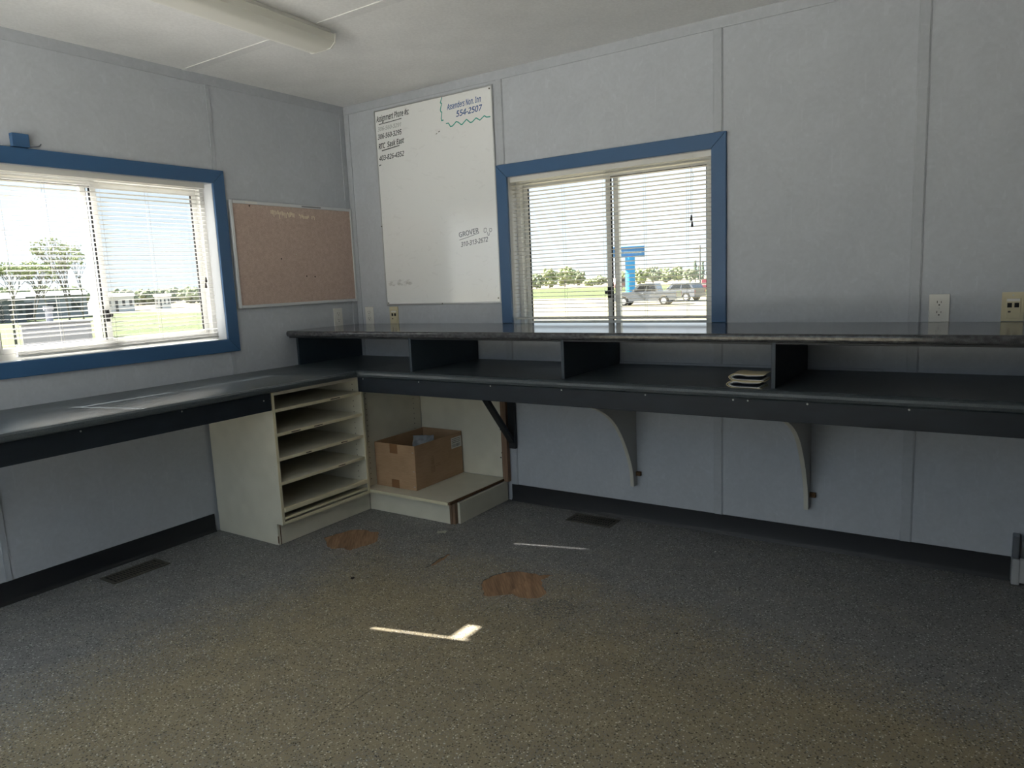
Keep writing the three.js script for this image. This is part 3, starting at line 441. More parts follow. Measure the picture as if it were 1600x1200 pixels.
// ------------------------------------------------------------------ base cabinets
{
  const o = thing('shelf_cabinet', 'white open cabinet with five shelves on a plinth', 'cabinet', [0.28, 0, 0.87]);
  const z0 = 0.56, z1 = 1.184, xf = 0.565, t = 0.016;
  part('side_panel', box(0.017, xf, 0.116, 0.803, z1 - t, z1), M.mel, o); part('side_panel', box(0.017, xf, 0.116, 0.803, z0, z0 + t), M.mel, o);
  part('top_rail', box(0.02, xf, 0.787, 0.803, z0 + t, z1 - t), M.mel, o); part('bottom_board', box(0.02, xf, 0.116, 0.132, z0 + t, z1 - t), M.mel, o); part('back_panel', box(0.017, 0.022, 0.132, 0.787, z0 + t, z1 - t, 0), M.mel, o);
  for (const [y, a] of [[0.700, 0], [0.576, 1], [0.448, 2], [0.322, 3]]) { const s = part('shelf', box(0.023, xf - 0.006, y, y + 0.016, z0 + t + 0.001, z1 - t - 0.001), M.mel, o); part('edge_band', box(xf - 0.0062, xf - 0.0046, y, y + 0.016, z0 + t + 0.001, z1 - t - 0.001, 0.0004), M.edge, s); const r = rng(60 + a); for (let k = 0; k < 2; k++) { const z = 0.62 + r() * 0.45; part('label_strip', box(xf - 0.0048, xf - 0.0042, y + 0.005, y + 0.0095, z, z + 0.03 + r() * 0.04, 0), M.hole, s, 'worn dark marks on the shelf edge'); } }
  const tr = part('pull_out_tray', box(0.06, xf + 0.004, 0.186, 0.192, z0 + t + 0.006, z1 - t - 0.004), M.mel, o); part('tray_front', box(xf - 0.012, xf + 0.006, 0.180, 0.204, z0 + t + 0.004, z1 - t - 0.003, 0.003), M.edge, tr); part('tray_lip', box(xf - 0.02, xf + 0.002, 0.142, 0.154, z0 + t + 0.004, z1 - t - 0.004, 0.002), M.edge, tr);
  part('edge_band', merge([box(xf - 0.001, xf + 0.0012, 0.116, 0.803, z1 - t, z1, 0.0005), box(xf - 0.001, xf + 0.0012, 0.116, 0.803, z0, z0 + t, 0.0005), box(xf - 0.001, xf + 0.0012, 0.116, 0.132, z0 + t, z1 - t, 0.0005)]), M.edge, o);
  const hol = []; for (let y = 0.18; y < 0.77; y += 0.032) for (const x of [0.1, 0.5]) { const c = new THREE.CylinderGeometry(0.0028, 0.0028, 0.0008, 8); c.rotateX(Math.PI / 2); c.translate(x, y, z0 + t + 0.0003); hol.push(c); } part('pin_holes', merge(hol), M.hole, o);
  part('plinth_side', box(0.017, 0.516, 0.001, 0.116, z1 - 0.02, z1 - 0.002), M.mel, o); part('plinth_front', box(0.5, 0.518, 0.001, 0.116, 0.5195, z1 - 0.0205), M.mel, o);
  part('chipped_corner', merge([box(0.5165, 0.5185, 0.003, 0.11, z1 - 0.021, z1 - 0.0165, 0), box(0.514, 0.5195, 0.012, 0.05, z1 - 0.0035, z1 - 0.0008, 0)]), M.chip, o);
}
{
  const o = thing('corner_cabinet', 'white open corner cabinet without a side panel, holding the cardboard box', 'cabinet', [0.84, 0, 0.28]);
  part('side_panel', box(0.506, 0.522, 0.138, 0.803, 0.024, 0.5585), M.mel, o); part('back_panel', box(0.522, 1.146, 0.138, 0.803, 0.008, 0.022, 0), M.mel, o);
  part('floor_board', slab([[0.506, 0.024], [1.152, 0.024], [1.150, 0.2], [1.146, 0.42], [1.140, 0.556], [0.506, 0.558]], 0.120, 0.137), M.mel, o);
  part('edge_band', box(0.506, 1.139, 0.120, 0.137, 0.5565, 0.5595, 0.0008), M.edge, o);
  part('broken_edge', merge([box(1.1405, 1.152, 0.121, 0.1355, 0.26, 0.554, 0.001), box(1.146, 1.155, 0.121, 0.1355, 0.03, 0.262, 0.001)]), M.chip, o, 'raw chipboard edge where the side panel broke off');
  part('plinth_front', box(0.519, 1.118, 0.001, 0.1195, 0.502, 0.518), M.mel, o);
  part('plinth_side', box(1.152, 1.168, 0.001, 0.1185, 0.018, 0.49), M.mel, o);
  part('plinth_block', merge([box(1.119, 1.132, 0.001, 0.119, 0.49, 0.519), box(1.133, 1.149, 0.001, 0.116, 0.478, 0.512)]), M.wood, o, 'split timber corner of the plinth');
  part('wall_stud', box(1.147, 1.186, 0.119, 0.8115, 0.0075, 0.036), M.wood, o, 'bare timber strip on the wall');
  const hol = []; for (let y = 0.18; y < 0.79; y += 0.032) for (const z of [0.09, 0.5]) { const c = new THREE.CylinderGeometry(0.003, 0.003, 0.0008, 8); c.rotateZ(Math.PI / 2); c.translate(0.5222, y, z); hol.push(c); } for (const [x, y] of [[1.135, 0.43], [1.13, 0.26], [1.138, 0.29]]) { const c = new THREE.CylinderGeometry(0.0045, 0.0045, 0.0008, 8); c.rotateX(Math.PI / 2); c.translate(x, y, 0.0223); hol.push(c); } part('pin_holes', merge(hol), M.hole, o);
}

// ------------------------------------------------------------------ cardboard box and what lies in it
{
  const x0 = 0.535, x1 = 0.845, z0 = 0.03, z1 = 0.468, y0 = 0.1375, y1 = 0.398, t = 0.005;
  const o = thing('cardboard_box', 'open brown cardboard box standing in the corner cabinet', 'box', [(x0 + x1) / 2, y0, (z0 + z1) / 2]);
  part('side', box(x0, x1, y0, y1, z1 - t, z1, 0.001), M.card, o); part('side', box(x0, x1, y0, y1 + 0.004, z0, z0 + t, 0.001), M.card, o); part('side', box(x0, x0 + t, y0, y1 + 0.002, z0 + t, z1 - t, 0.001), M.card, o); part('side', box(x1 - t, x1, y0, y1, z0 + t, z1 - t, 0.001), M.card, o); part('bottom', box(x0 + t, x1 - t, y0, y0 + t, z0 + t, z1 - t, 0), M.card, o);
  part('tape', merge([box(0.655, 0.715, y1 - 0.055, y1 + 0.0006, z1 - 0.001, z1 + 0.0005, 0)]), M.tape, o); part('tape', merge([box(0.655, 0.715, y0, y0 + 0.05, z1 - 0.001, z1 + 0.0005, 0)]), M.tape, o);
  const lab = canvasTex(200, 150, (c, w, h) => { c.fillStyle = '#d9d8d2'; c.fillRect(0, 0, w, h); const r = rng(31); c.fillStyle = '#3c3c3c'; for (const y of [18, 42, 66]) { let x = 14; while (x < 175) { const k = 5 + r() * 14; c.fillRect(x, y, k, 9); x += k + 4; } } for (let x = 14; x < 180; x += 3 + (r() * 4 | 0)) c.fillRect(x, 92, 1 + (r() * 2 | 0), 42); });
  const lb = new THREE.PlaneGeometry(0.1, 0.066); lb.rotateY(Math.PI / 2); lb.translate(x1 + 0.0006, 0.342, 0.085); part('shipping_label', lb, std({ map: lab, roughness: 0.6 }), o, 'white printed address label');
  const prn = canvasTex(256, 256, (c, w, h) => { c.fillStyle = '#b09171'; c.fillRect(0, 0, w, h); c.strokeStyle = '#86684a'; c.fillStyle = '#86684a'; c.lineWidth = 4; c.strokeRect(40, 150, 70, 80); c.strokeRect(50, 165, 22, 50); c.strokeRect(80, 165, 22, 50); c.beginPath(); c.moveTo(75, 20); c.lineTo(100, 60); c.lineTo(50, 60); c.closePath(); c.stroke(); for (let k = 0; k < 4; k++) c.fillRect(45, 75 + k * 17, 60, 7); c.font = '22px sans-serif'; c.fillText('HANDLE', 130, 150); c.fillRect(130, 165, 110, 4); });
  const pg = new THREE.PlaneGeometry(0.12, 0.12); pg.rotateY(Math.PI / 2); pg.translate(x1 + 0.0005, 0.26, 0.29); part('printed_marks', pg, std({ map: prn, roughness: 0.9 }), o, 'faint brown handling marks');
  part('staples', merge([[y1 - 0.04], [y0 + 0.11], [y0 + 0.02]].map(([y]) => box(x1 - 0.02, x1 - 0.008, y, y + 0.003, z1 - 0.0005, z1 + 0.001, 0))), M.alu, o);
  const b = new THREE.PlaneGeometry(0.13, 0.1, 10, 8), r = rng(41), p = b.attributes.position; for (let i = 0; i < p.count; i++) p.setZ(i, (r() - 0.5) * 0.02); b.computeVertexNormals(); b.rotateX(-0.5); b.rotateY(0.5); b.translate(0.68, 0.345, 0.2);
  single('plastic_packet', b, std({ color: '#8b9096', roughness: 0.25, side: THREE.DoubleSide }), 'crumpled grey plastic packet inside the cardboard box', 'packet');
  const pp = box(0.56, 0.82, 0.1435, 0.30, 0.08, 0.4, 0.01); single('cardboard_insert', pp, M.card, 'flat cardboard insert lying in the bottom of the open box', 'cardboard');
}
// ------------------------------------------------------------------ two folded papers on the lower counter
function foldedPaper(x0, y0, z0, len, depth, turn, seed, label) {
  // a wad of sheets folded double: seen from its open side the sheets wrap round a loop
  const r = rng(seed), o = thing('folded_newspaper', label, 'newspaper', [x0 + len / 2, y0, z0], 'folded newspapers');
  const loop = (h0, h1, l0, l1, th) => { const pts = [[l1, h0], [l0 + 0.02, h0 + 0.001], [l0 + 0.006, h0 + (h1 - h0) * 0.25], [l0, (h0 + h1) / 2], [l0 + 0.008, h0 + (h1 - h0) * 0.8], [l0 + 0.03, h1], [(l0 + l1) / 2, h1 - 0.003], [l1, h1 - 0.001]]; const c = new THREE.CatmullRomCurve3(pts.map(([a, b]) => new THREE.Vector3(a, b, 0))).getPoints(30); const out = [], inn = []; c.forEach((p, i) => { const q = c[Math.min(i + 1, c.length - 1)], s = c[Math.max(i - 1, 0)], n = new THREE.Vector3(-(q.y - s.y), q.x - s.x, 0).normalize(); out.push([p.x, p.y]); inn.push([p.x - n.x * th, p.y - n.y * th]); }); return [...out, ...inn.reverse()]; };
  const add = (name, prof, mat) => { const g = sweep(prof.map(([a, b]) => [x0 + a, y0 + b]), 'z', z0 - depth, z0, 0.8); part(name, g, mat, o); };
  add('outer_sheets', loop(0.0005, 0.026, 0, len, -0.0022), std({ color: '#c4b999', roughness: 0.9 }));
  add('inner_sheets', loop(0.0042, 0.0225, 0.008, len * 0.96, -0.0018), std({ color: '#e8e8e6', roughness: 0.8 }));
  add('core_sheets', loop(0.0075, 0.0190, 0.018, len * 0.88, -0.003), std({ color: '#3c4450', roughness: 0.8 }));
  o.rotation.y = turn; return o;
}
foldedPaper(2.662, YT + 0.0005, 0.622, 0.135, 0.11, 0, 51, 'folded newspaper lying flat on the lower counter against a divider');
foldedPaper(2.67, YT + 0.0287, 0.617, 0.138, 0.11, 0.03, 52, 'folded newspaper on top of another one beside a divider');

// ------------------------------------------------------------------ floor registers
function register(x0, x1, z0, z1, label) {
  const o = thing('floor_register', label, 'vent', [(x0 + x1) / 2, 0, (z0 + z1) / 2], 'floor registers');
  const along = x1 - x0 > z1 - z0, f = 0.016;
  part('rim', merge([box(x0, x1, 0.0002, 0.005, z0, z0 + f, 0.0015), box(x0, x1, 0.0002, 0.005, z1 - f, z1, 0.0015), box(x0, x0 + f, 0.0002, 0.005, z0 + f, z1 - f, 0.0015), box(x1 - f, x1, 0.0002, 0.005, z0 + f, z1 - f, 0.0015)]), M.vent, o);
  part('duct', box(x0 + f, x1 - f, 0.0002, 0.0012, z0 + f, z1 - f, 0), M.slot, o);
  const L = along ? x1 - x0 - 2 * f : z1 - z0 - 2 * f, n = 16; for (let k = 1; k < n; k++) { const a = (along ? x0 : z0) + f + L * k / n; part('louvre', along ? box(a - 0.003, a + 0.003, 0.001, 0.0042, z0 + f, z1 - f, 0.0005) : box(x0 + f, x1 - f, 0.001, 0.0042, a - 0.003, a + 0.003, 0.0005), M.vent, o); }
  for (const t of [0.33, 0.67]) { const q = along ? z0 + f + (z1 - z0 - 2 * f) * t : x0 + f + (x1 - x0 - 2 * f) * t; part('cross_bar', along ? box(x0 + f, x1 - f, 0.001, 0.0046, q - 0.0025, q + 0.0025, 0.0005) : box(q - 0.0025, q + 0.0025, 0.001, 0.0046, z0 + f, z1 - f, 0.0005), M.vent, o); }
}
register(1.652, 1.918, 0.058, 0.186, 'metal floor register below the whiteboard wall, near the black baseboard');
register(0.095, 0.225, 1.6, 1.875, 'metal floor register in the shade under the counter by the blinds');

// ------------------------------------------------------------------ baseboard heater
{
  const o = thing('baseboard_heater', 'grey metal baseboard heater end standing at the foot of the wall', 'heater', [4.1, 0, 0.03]);
  const x0 = 3.642, x1 = 4.6;
  part('back_plate', box(x0 + 0.03, x1, 0.004, 0.2, 0.002, 0.006), M.heater, o);
  part('front_panel', sweep([[0.052, 0.012], [0.058, 0.016], [0.058, 0.108], [0.05, 0.116], [0.048, 0.114], [0.055, 0.106], [0.055, 0.018], [0.05, 0.014]], 'x', x0 + 0.028, x1), M.heater, o);
  part('top_hood', sweep([[0.006, 0.2], [0.03, 0.2], [0.052, 0.188], [0.056, 0.165], [0.053, 0.165], [0.049, 0.186], [0.029, 0.197], [0.006, 0.197]], 'x', x0 + 0.03, x1), M.chrome, o);
  const fins = []; for (let x = x0 + 0.05; x < x1; x += 0.012) fins.push(box(x, x + 0.0006, 0.05, 0.16, 0.01, 0.045, 0)); part('fins', merge(fins), M.vent, o);
  part('end_cap', merge([box(x0, x0 + 0.03, 0.002, 0.112, 0.002, 0.06, 0.006)]), M.heater, o); part('end_cap_top', box(x0, x0 + 0.024, 0.113, 0.205, 0.002, 0.056, 0.004), M.chrome, o);
}

// ------------------------------------------------------------------ ceiling light, switched off
{
  const o = thing('ceiling_light', 'unlit white fluorescent ceiling light with a prismatic cover', 'ceiling light', [0.965, 2.37, 1.65]); o.rotation.y = 0.04;
  const x0 = 0.873, x1 = 1.057, z0 = 1.02, z1 = 2.26;
  part('housing', sweep([[x0 + 0.02, 2.43], [x1 - 0.02, 2.43], [x1 - 0.02, H - 0.0005], [x0 + 0.02, H - 0.0005]], 'z', z0 + 0.012, z1 - 0.012), M.lampBody, o);
  part('cover', sweep([[x0, 2.425], [x0 + 0.004, 2.395], [x0 + 0.03, 2.374], [x0 + 0.06, 2.371], [x1 - 0.06, 2.371], [x1 - 0.03, 2.374], [x1 - 0.004, 2.395], [x1, 2.425], [x1 - 0.004, 2.429], [x0 + 0.004, 2.429]], 'z', z0 + 0.008, z1 - 0.008), M.lens, o);
  for (const [a, b] of [[z0, z0 + 0.009], [z1 - 0.009, z1]]) part('end_cap', sweep([[x0 - 0.002, 2.43], [x0 + 0.002, 2.394], [x0 + 0.03, 2.371], [x1 - 0.03, 2.371], [x1 - 0.002, 2.394], [x1 + 0.002, 2.43]], 'z', a, b), M.lampBody, o);
}
// a bracket left on the head of the left window, scraps and crumbs on the floor
{
  const o = thing('curtain_bracket', 'small blue block with a screw hook on the window casing', 'bracket', [0.012, 1.9625, 1.92]);
  part('block', box(0.001, 0.03, 1.9625, 2.018, 1.892, 1.958, 0.002), M.trim, o); part('hook', tube([[0.016, 1.968, 1.892], [0.02, 1.97, 1.87], [0.02, 1.975, 1.85], [0.018, 1.984, 1.842]], 0.003, 12, 6), M.chrome, o);
}
{
  const r = rng(70), g = new THREE.PlaneGeometry(0.05, 0.034, 6, 4), p = g.attributes.position; for (let i = 0; i < p.count; i++) p.setZ(i, r() * 0.006); g.computeVertexNormals(); g.rotateX(-Math.PI / 2); g.rotateY(0.5); g.translate(1.162, 0.002, 0.645);
  single('paper_scrap', g, std({ color: '#b9b7aa', roughness: 0.9, side: THREE.DoubleSide }), 'small white paper scrap on the floor by the broken plinth', 'scrap');
  for (const [x, z, s, l] of [[1.171, 1.297, 0.012, 'dark crumb on the vinyl in front of the shelf cabinet'], [2.618, 1.077, 0.006, 'dark crumb on the vinyl out in the middle of the floor'], [2.497, 0.251, 0.006, 'pale crumb on the grey vinyl below the curved gussets']]) { const q = new THREE.IcosahedronGeometry(s, 1), pp = q.attributes.position; for (let i = 0; i < pp.count; i++) { const k = 0.75 + 0.5 * perlin.noise(pp.getX(i) * 90, pp.getY(i) * 90, pp.getZ(i) * 90); pp.setXYZ(i, pp.getX(i) * k, pp.getY(i) * 0.3 * k, pp.getZ(i) * k); } q.computeVertexNormals(); q.translate(x, s * 0.25, z); single('floor_crumb', q, l.startsWith('pale') ? M.plate : M.hole, l, 'crumb'); }
}

// ------------------------------------------------------------------ outdoors
const gravelMap = (() => { const S = 512, a = tileNoise(256, 201), b = tileNoise(16, 202); return tex(S, S, (i, j) => { const k = (a(i / 2, j / 2) - 0.5) * 40 + (b(i / 32, j / 32) - 0.5) * 26; return [124 + k, 116 + k, 92 + k]; }, { repeat: [0.2, 0.2] }); })();
const gravelMap2 = (() => { const S = 512, a = tileNoise(256, 205), b = tileNoise(16, 206); return tex(S, S, (i, j) => { const k = (a(i / 2, j / 2) - 0.5) * 40 + (b(i / 32, j / 32) - 0.5) * 20; return [202 + k, 201 + k, 197 + k]; }, { repeat: [0.2, 0.2] }); })();
const lawnMap = (() => { const S = 512, a = tileNoise(256, 211), b = tileNoise(32, 212); return tex(S, S, (i, j) => { const k = (a(i / 2, j / 2) - 0.5) * 40, q = (b(i / 16, j / 16) - 0.5) * 40; return [66 + k + q, 78 + k + q * 0.6, 30 + k * 0.5]; }, { repeat: [0.15, 0.15] }); })();
const OUT = { gravel: std({ map: gravelMap, roughness: 1 }), lawn: std({ map: lawnMap, roughness: 1 }), leaf: std({ color: lin(0.26, 0.30, 0.15), roughness: 1 }), leaf2: std({ color: lin(0.21, 0.24, 0.14), roughness: 1 }), spruce: std({ color: lin(0.09, 0.12, 0.085), roughness: 1 }), bark: std({ color: lin(0.14, 0.125, 0.11), roughness: 1 }) };
structure('added_bounce_pad', slab([[-16, 3.2], [22, 3.2], [22, 20], [-16, 20]], GROUND + 0.0005, GROUND + 0.04), std({ map: gravelMap2, roughness: 1 }));  // added out of view: a bright surface bouncing sun up into the room
structure('ground', box(-450, 120, GROUND - 0.2, GROUND, -420, 120, 0), OUT.gravel);
structure('lawn', slab([[-34, -38], [-34, 40], [-105, 60], [-120, -62], [-60, -52]], GROUND, GROUND + 0.03), OUT.lawn);
structure('lawn_001', slab([[-88, -78], [-14, -80], [20, -92], [60, -100], [60, -150], [-150, -150]], GROUND, GROUND + 0.03), OUT.lawn);

function crown(rx, ry, rz, n, size, seed, cy, conical = false) {
  const r = rng(seed), list = [];
  for (let k = 0; k < n; k++) {
    const g = new THREE.IcosahedronGeometry(size * (0.5 + r()), 0); let x, y, z; do { x = r() * 2 - 1; y = r() * 2 - 1; z = r() * 2 - 1; } while (x * x + y * y + z * z > 1);
    if (conical) { const w = (1 - (y + 1) / 2) * 0.95 + 0.05; x *= w; z *= w; }
    g.scale(1, 0.7, 1); g.rotateY(r() * 6); g.rotateX(r() * 6); g.translate(x * rx, cy + y * ry, z * rz); list.push(g);
  }
  return merge(list);
}
function tree(name, u, vTop, D, wPx, mat, seed, label, group, conical) {
  const top = far(u, vTop, D), base = new THREE.Vector3(top.x, GROUND, top.z), h = top.y - GROUND, w = wPx * D / FOCAL / 2;
  const o = thing(name, label, 'tree', base.toArray(), group);
  const put = (n, g, m) => { const q = shade(new THREE.Mesh(g, m)); q.name = n; o.add(q); };
  put('trunk', rod([0, 0, 0], [0, h * 0.6, 0], h * 0.03, h * 0.012, 7), OUT.bark); put('foliage', crown(w, h * 0.46, w * 0.8, conical ? 90 : 130, Math.max(w, h * 0.3) * 0.17, seed, h * 0.54, conical), mat);
  return o;
}
[[838, 427, 26], [858, 419, 30], [882, 416, 34], [902, 423, 26], [812, 432, 18], [922, 436, 22], [938, 431, 24], [975, 424, 22], [1000, 418, 28], [1020, 416, 26], [1040, 419, 28], [1060, 417, 26], [1078, 419, 22]].forEach(([u, v, w], i) => tree('leafy_tree', u, v, 190 + (i % 4) * 14, w, i % 3 ? OUT.leaf : OUT.leaf2, 300 + i, 'light green tree in the row behind the car park', 'light green tree row'));
[[1086, 406, 8], [1098, 408, 8], [1107, 405, 8], [1092, 414, 9], [1113, 408, 8]].forEach(([u, v, w], i) => tree('spruce_tree', u, v, 200 + i * 5, w, OUT.spruce, 330 + i, 'narrow dark spruce at the end of the tree row', 'spruces', true));
[[10, 452, 60], [60, 449, 60], [110, 450, 50], [190, 455, 46], [225, 453, 50], [262, 452, 50], [300, 451, 50], [335, 449, 40]].forEach(([u, v, w], i) => tree('distant_tree', u, v, 230 + (i % 3) * 12, w, OUT.leaf2, 350 + i, 'low dark tree on the far side of the lawn', 'far tree line'));
// the bare young trees in front of the yard
function bareTree(u, vTop, D, seed, label) {
  const top = far(u, vTop, D), base = [top.x, GROUND, top.z], h = top.y - GROUND, r = rng(seed), wood = [], leaves = [];
  const grow = (p, d, L, rad, depth) => {
    const q = p.clone().addScaledVector(d, L); wood.push(rod(p.toArray(), q.toArray(), rad, rad * 0.65, 4));
    if (depth === 0 || L < 0.1) { for (let k = 0; k < 2; k++) { const g = new THREE.TetrahedronGeometry(0.05 + r() * 0.05, 0); g.rotateX(r() * 6); g.rotateY(r() * 6); g.translate(q.x + (r() - 0.5) * 0.25, q.y + (r() - 0.5) * 0.25, q.z + (r() - 0.5) * 0.25); leaves.push(g); } return; }
    const n = depth > 4 ? 2 : 3; for (let k = 0; k < n; k++) { const e = d.clone().add(new THREE.Vector3(r() - 0.5, (r() - 0.3) * 0.5, r() - 0.5).multiplyScalar(1.1)).normalize(); if (e.y < 0.05) e.y = 0.1; grow(q, e.normalize(), L * (0.62 + r() * 0.2), rad * 0.6, depth - 1); }
  };
  grow(new THREE.Vector3(0, 0, 0), new THREE.Vector3(0, 1, 0), h * 0.3, h * 0.016, 5);
  const o = thing('bare_tree', label, 'tree', base, 'bare budding trees'); const put = (n, g, m) => { const q = shade(new THREE.Mesh(g, m)); q.name = n; o.add(q); };
  put('branches', merge(wood), OUT.bark); put('leaf_buds', merge(leaves), OUT.leaf); return o;
}
bareTree(93, 378, 52, 401, 'tall budding tree with thin bare branches across the lawn'); bareTree(118, 398, 58, 402, 'shorter budding tree beside the tallest bare one'); bareTree(40, 394, 55, 403, 'wide budding tree with thin branches before the grey buildings'); bareTree(5, 396, 54, 404, 'budding tree beside the dark shed at the end of the bare row'); bareTree(65, 402, 60, 405, 'low budding tree among the bare row');

// low buildings and trailers across the lawn
function shed(u, vTop, D, wPx, depth, col, roof, label, name = 'yard_building') {
  const c = far(u, vTop, D), h = c.y - GROUND, w = wPx * D / FOCAL, o = thing(name, label, 'building', [c.x, GROUND, c.z], 'yard buildings'); o.rotation.y = Math.atan2(EYE.x - c.x, EYE.z - c.z);
  const put = (n, g, m, par = o) => { const q = shade(new THREE.Mesh(g, m)); q.name = n; par.add(q); return q; };
  put('walls', box(-w / 2, w / 2, 0, h * 0.82, -depth, 0, 0), std({ color: col, roughness: 0.8 })); put('roof', sweep([[-depth - 0.3, h * 0.82], [0.3, h * 0.82], [-depth / 2, h]], 'x', -w / 2 - 0.2, w / 2 + 0.2), std({ color: roof, roughness: 0.8 }));
  for (let k = 0; k < 4; k++) { const x = -w / 2 + w * (k + 0.5) / 4; put(k === 1 ? 'door' : 'window', box(x - w * 0.05, x + w * 0.05, k === 1 ? 0.02 : h * 0.3, h * 0.62, 0, 0.05, 0), std({ color: '#2e3338', roughness: 0.4 })); }
}
shed(60, 455, 120, 105, 9, '#8b8d92', '#55585c', 'long grey building behind the bare trees'); shed(6, 459, 110, 40, 6, '#5f6368', '#4a4d50', 'dark shed at the end of the long grey building'); shed(186, 458, 150, 34, 6, '#d8dadc', '#b8babc', 'wide white trailer with dark windows before the far trees', 'white_trailer'); shed(253, 459, 160, 20, 6, '#e0e0e0', '#c8c8c8', 'smallest white trailer standing alone before the far trees', 'white_trailer');
{ // white cabinet just outside the left window
  const c = far(88, 503, 16), h = c.y - GROUND, w = 78 * 16 / FOCAL; const o = thing('utility_cabinet', 'white utility cabinet with a vent pipe standing outside the window next to the cork board', 'cabinet', [c.x, GROUND, c.z]); o.rotation.y = Math.atan2(EYE.x - c.x, EYE.z - c.z);
  const put = (n, g, m) => { const q = shade(new THREE.Mesh(g, m)); q.name = n; o.add(q); }; const wm = std({ color: '#8a8b92', roughness: 0.5 });
  put('body', box(-w / 2, w / 2, 0, h - 0.03, -0.6, 0, 0.02), wm); put('lid', box(-w / 2 - 0.03, w / 2 + 0.03, h - 0.03, h, -0.63, 0.03, 0.01), wm); put('door', box(-w / 2 + 0.06, w / 2 - 0.06, 0.2, h - 0.12, 0, 0.015, 0.004), wm); put('handle', box(w / 2 - 0.16, w / 2 - 0.12, h * 0.5, h * 0.58, 0.015, 0.04, 0.004), M.gasket);
  put('vent_pipe', rod([-0.1, h, -0.3], [-0.1, h + 0.26, -0.3], 0.06, 0.06, 12), wm); put('pipe_cap', rod([-0.1, h + 0.22, -0.3], [-0.1, h + 0.3, -0.3], 0.085, 0.085, 12), wm);
}
// vehicles: y up, nose to -x, wheels on y = 0
function vehicle(name, label, pos, turn, color, k) {
  const o = thing(name, label, 'vehicle', pos); o.rotation.y = turn; const put = (n, g, m, par = o) => { const q = shade(new THREE.Mesh(g, m)); q.name = n; par.add(q); return q; };
  const paint = new THREE.MeshPhysicalMaterial({ color, roughness: 0.35, metalness: 0.4, clearcoat: 0.6 }), dk = std({ color: '#14171b', roughness: 0.15 }), rubber = std({ color: '#1b1b1c', roughness: 0.9 }), rim = std({ color: '#b9bcc0', metalness: 0.7, roughness: 0.35 });
  const arch = (cx, r) => { const a = []; for (let i = 0; i <= 10; i++) { const t = Math.PI - i / 10 * Math.PI; a.push([cx + Math.cos(t) * r, 0.38 + Math.sin(t) * r]); } return a; };
  const L = k.len / 2, body = [[-L, 0.55], [-L, 0.42], ...arch(k.front, 0.46), ...arch(k.rear, 0.46), [L, 0.45], [L, k.deck], [k.cab[3] + 0.02, k.deck], [k.cab[0], k.belt], [-L + 0.25, k.hood], [-L, k.hood - 0.16]];
  const bw = 0.95; put('body', sweep(body, 'z', -bw, bw, 0.5), paint);
  put('cabin', sweep([[k.cab[0], k.belt - 0.02], [k.cab[3], k.belt - 0.02], [k.cab[2], k.roof], [k.cab[1], k.roof]], 'z', -bw + 0.1, bw - 0.1, 0.4), paint);
  for (const s of [-1, 1]) for (const [a, b] of [[0.12, 0.5], [0.54, 0.92]]) { const xb = (t) => k.cab[0] + (k.cab[3] - k.cab[0]) * t, xt = (t) => k.cab[1] + (k.cab[2] - k.cab[1]) * t, y0 = k.belt + 0.03, y1 = k.roof - 0.07; put('side_window', sweep([[xb(a) + 0.05, y0], [xb(b) - 0.02, y0], [xt(b), y1], [xt(a), y1]], 'z', s > 0 ? bw - 0.1 : -bw + 0.088, s > 0 ? bw - 0.088 : -bw + 0.1), dk); }
  for (const x of [k.front, k.rear]) for (const s of [-1, 1]) { const t = new THREE.CylinderGeometry(0.38, 0.38, 0.24, 24); t.rotateX(Math.PI / 2); t.translate(x, 0.38, s * 0.82); const w = put('wheel', t, rubber); const h = new THREE.CylinderGeometry(0.24, 0.24, 0.02, 16); h.rotateX(Math.PI / 2); h.translate(x, 0.38, s * 0.945); put('rim', h, rim, w); }
  put('front_bumper', box(-L - 0.08, -L + 0.05, 0.4, 0.58, -0.9, 0.9, 0.03), k.chrome ? rim : paint); put('rear_bumper', box(L - 0.05, L + 0.08, 0.42, 0.6, -0.9, 0.9, 0.03), k.chrome ? rim : paint);
  for (const s of [-1, 1]) { put('headlight', box(-L - 0.01, -L + 0.12, k.hood - 0.34, k.hood - 0.18, s * 0.78 - 0.14, s * 0.78 + 0.14, 0.02), rim); put('tail_light', box(L - 0.06, L + 0.015, k.deck - 0.42, k.deck - 0.1, s * 0.86 - 0.08, s * 0.86 + 0.08, 0.02), std({ color: '#7a1a18', roughness: 0.3 })); put('mirror', box(k.cab[0] + 0.3, k.cab[0] + 0.42, k.belt + 0.04, k.belt + 0.22, s * 1.02 - 0.07, s * 1.02 + 0.07, 0.02), paint); for (const t of [0.45, 0.88]) put('door_handle', box(k.cab[0] + (k.cab[3] - k.cab[0]) * t - 0.1, k.cab[0] + (k.cab[3] - k.cab[0]) * t + 0.05, k.belt - 0.16, k.belt - 0.12, s * 0.96 - 0.02, s * 0.96 + 0.02, 0.005), rim); }
  return o;
}
function ground(u, v) { const d = dirOf(u, v), t = (GROUND - EYE.y) / d.y; return EYE.clone().addScaledVector(d, t); }
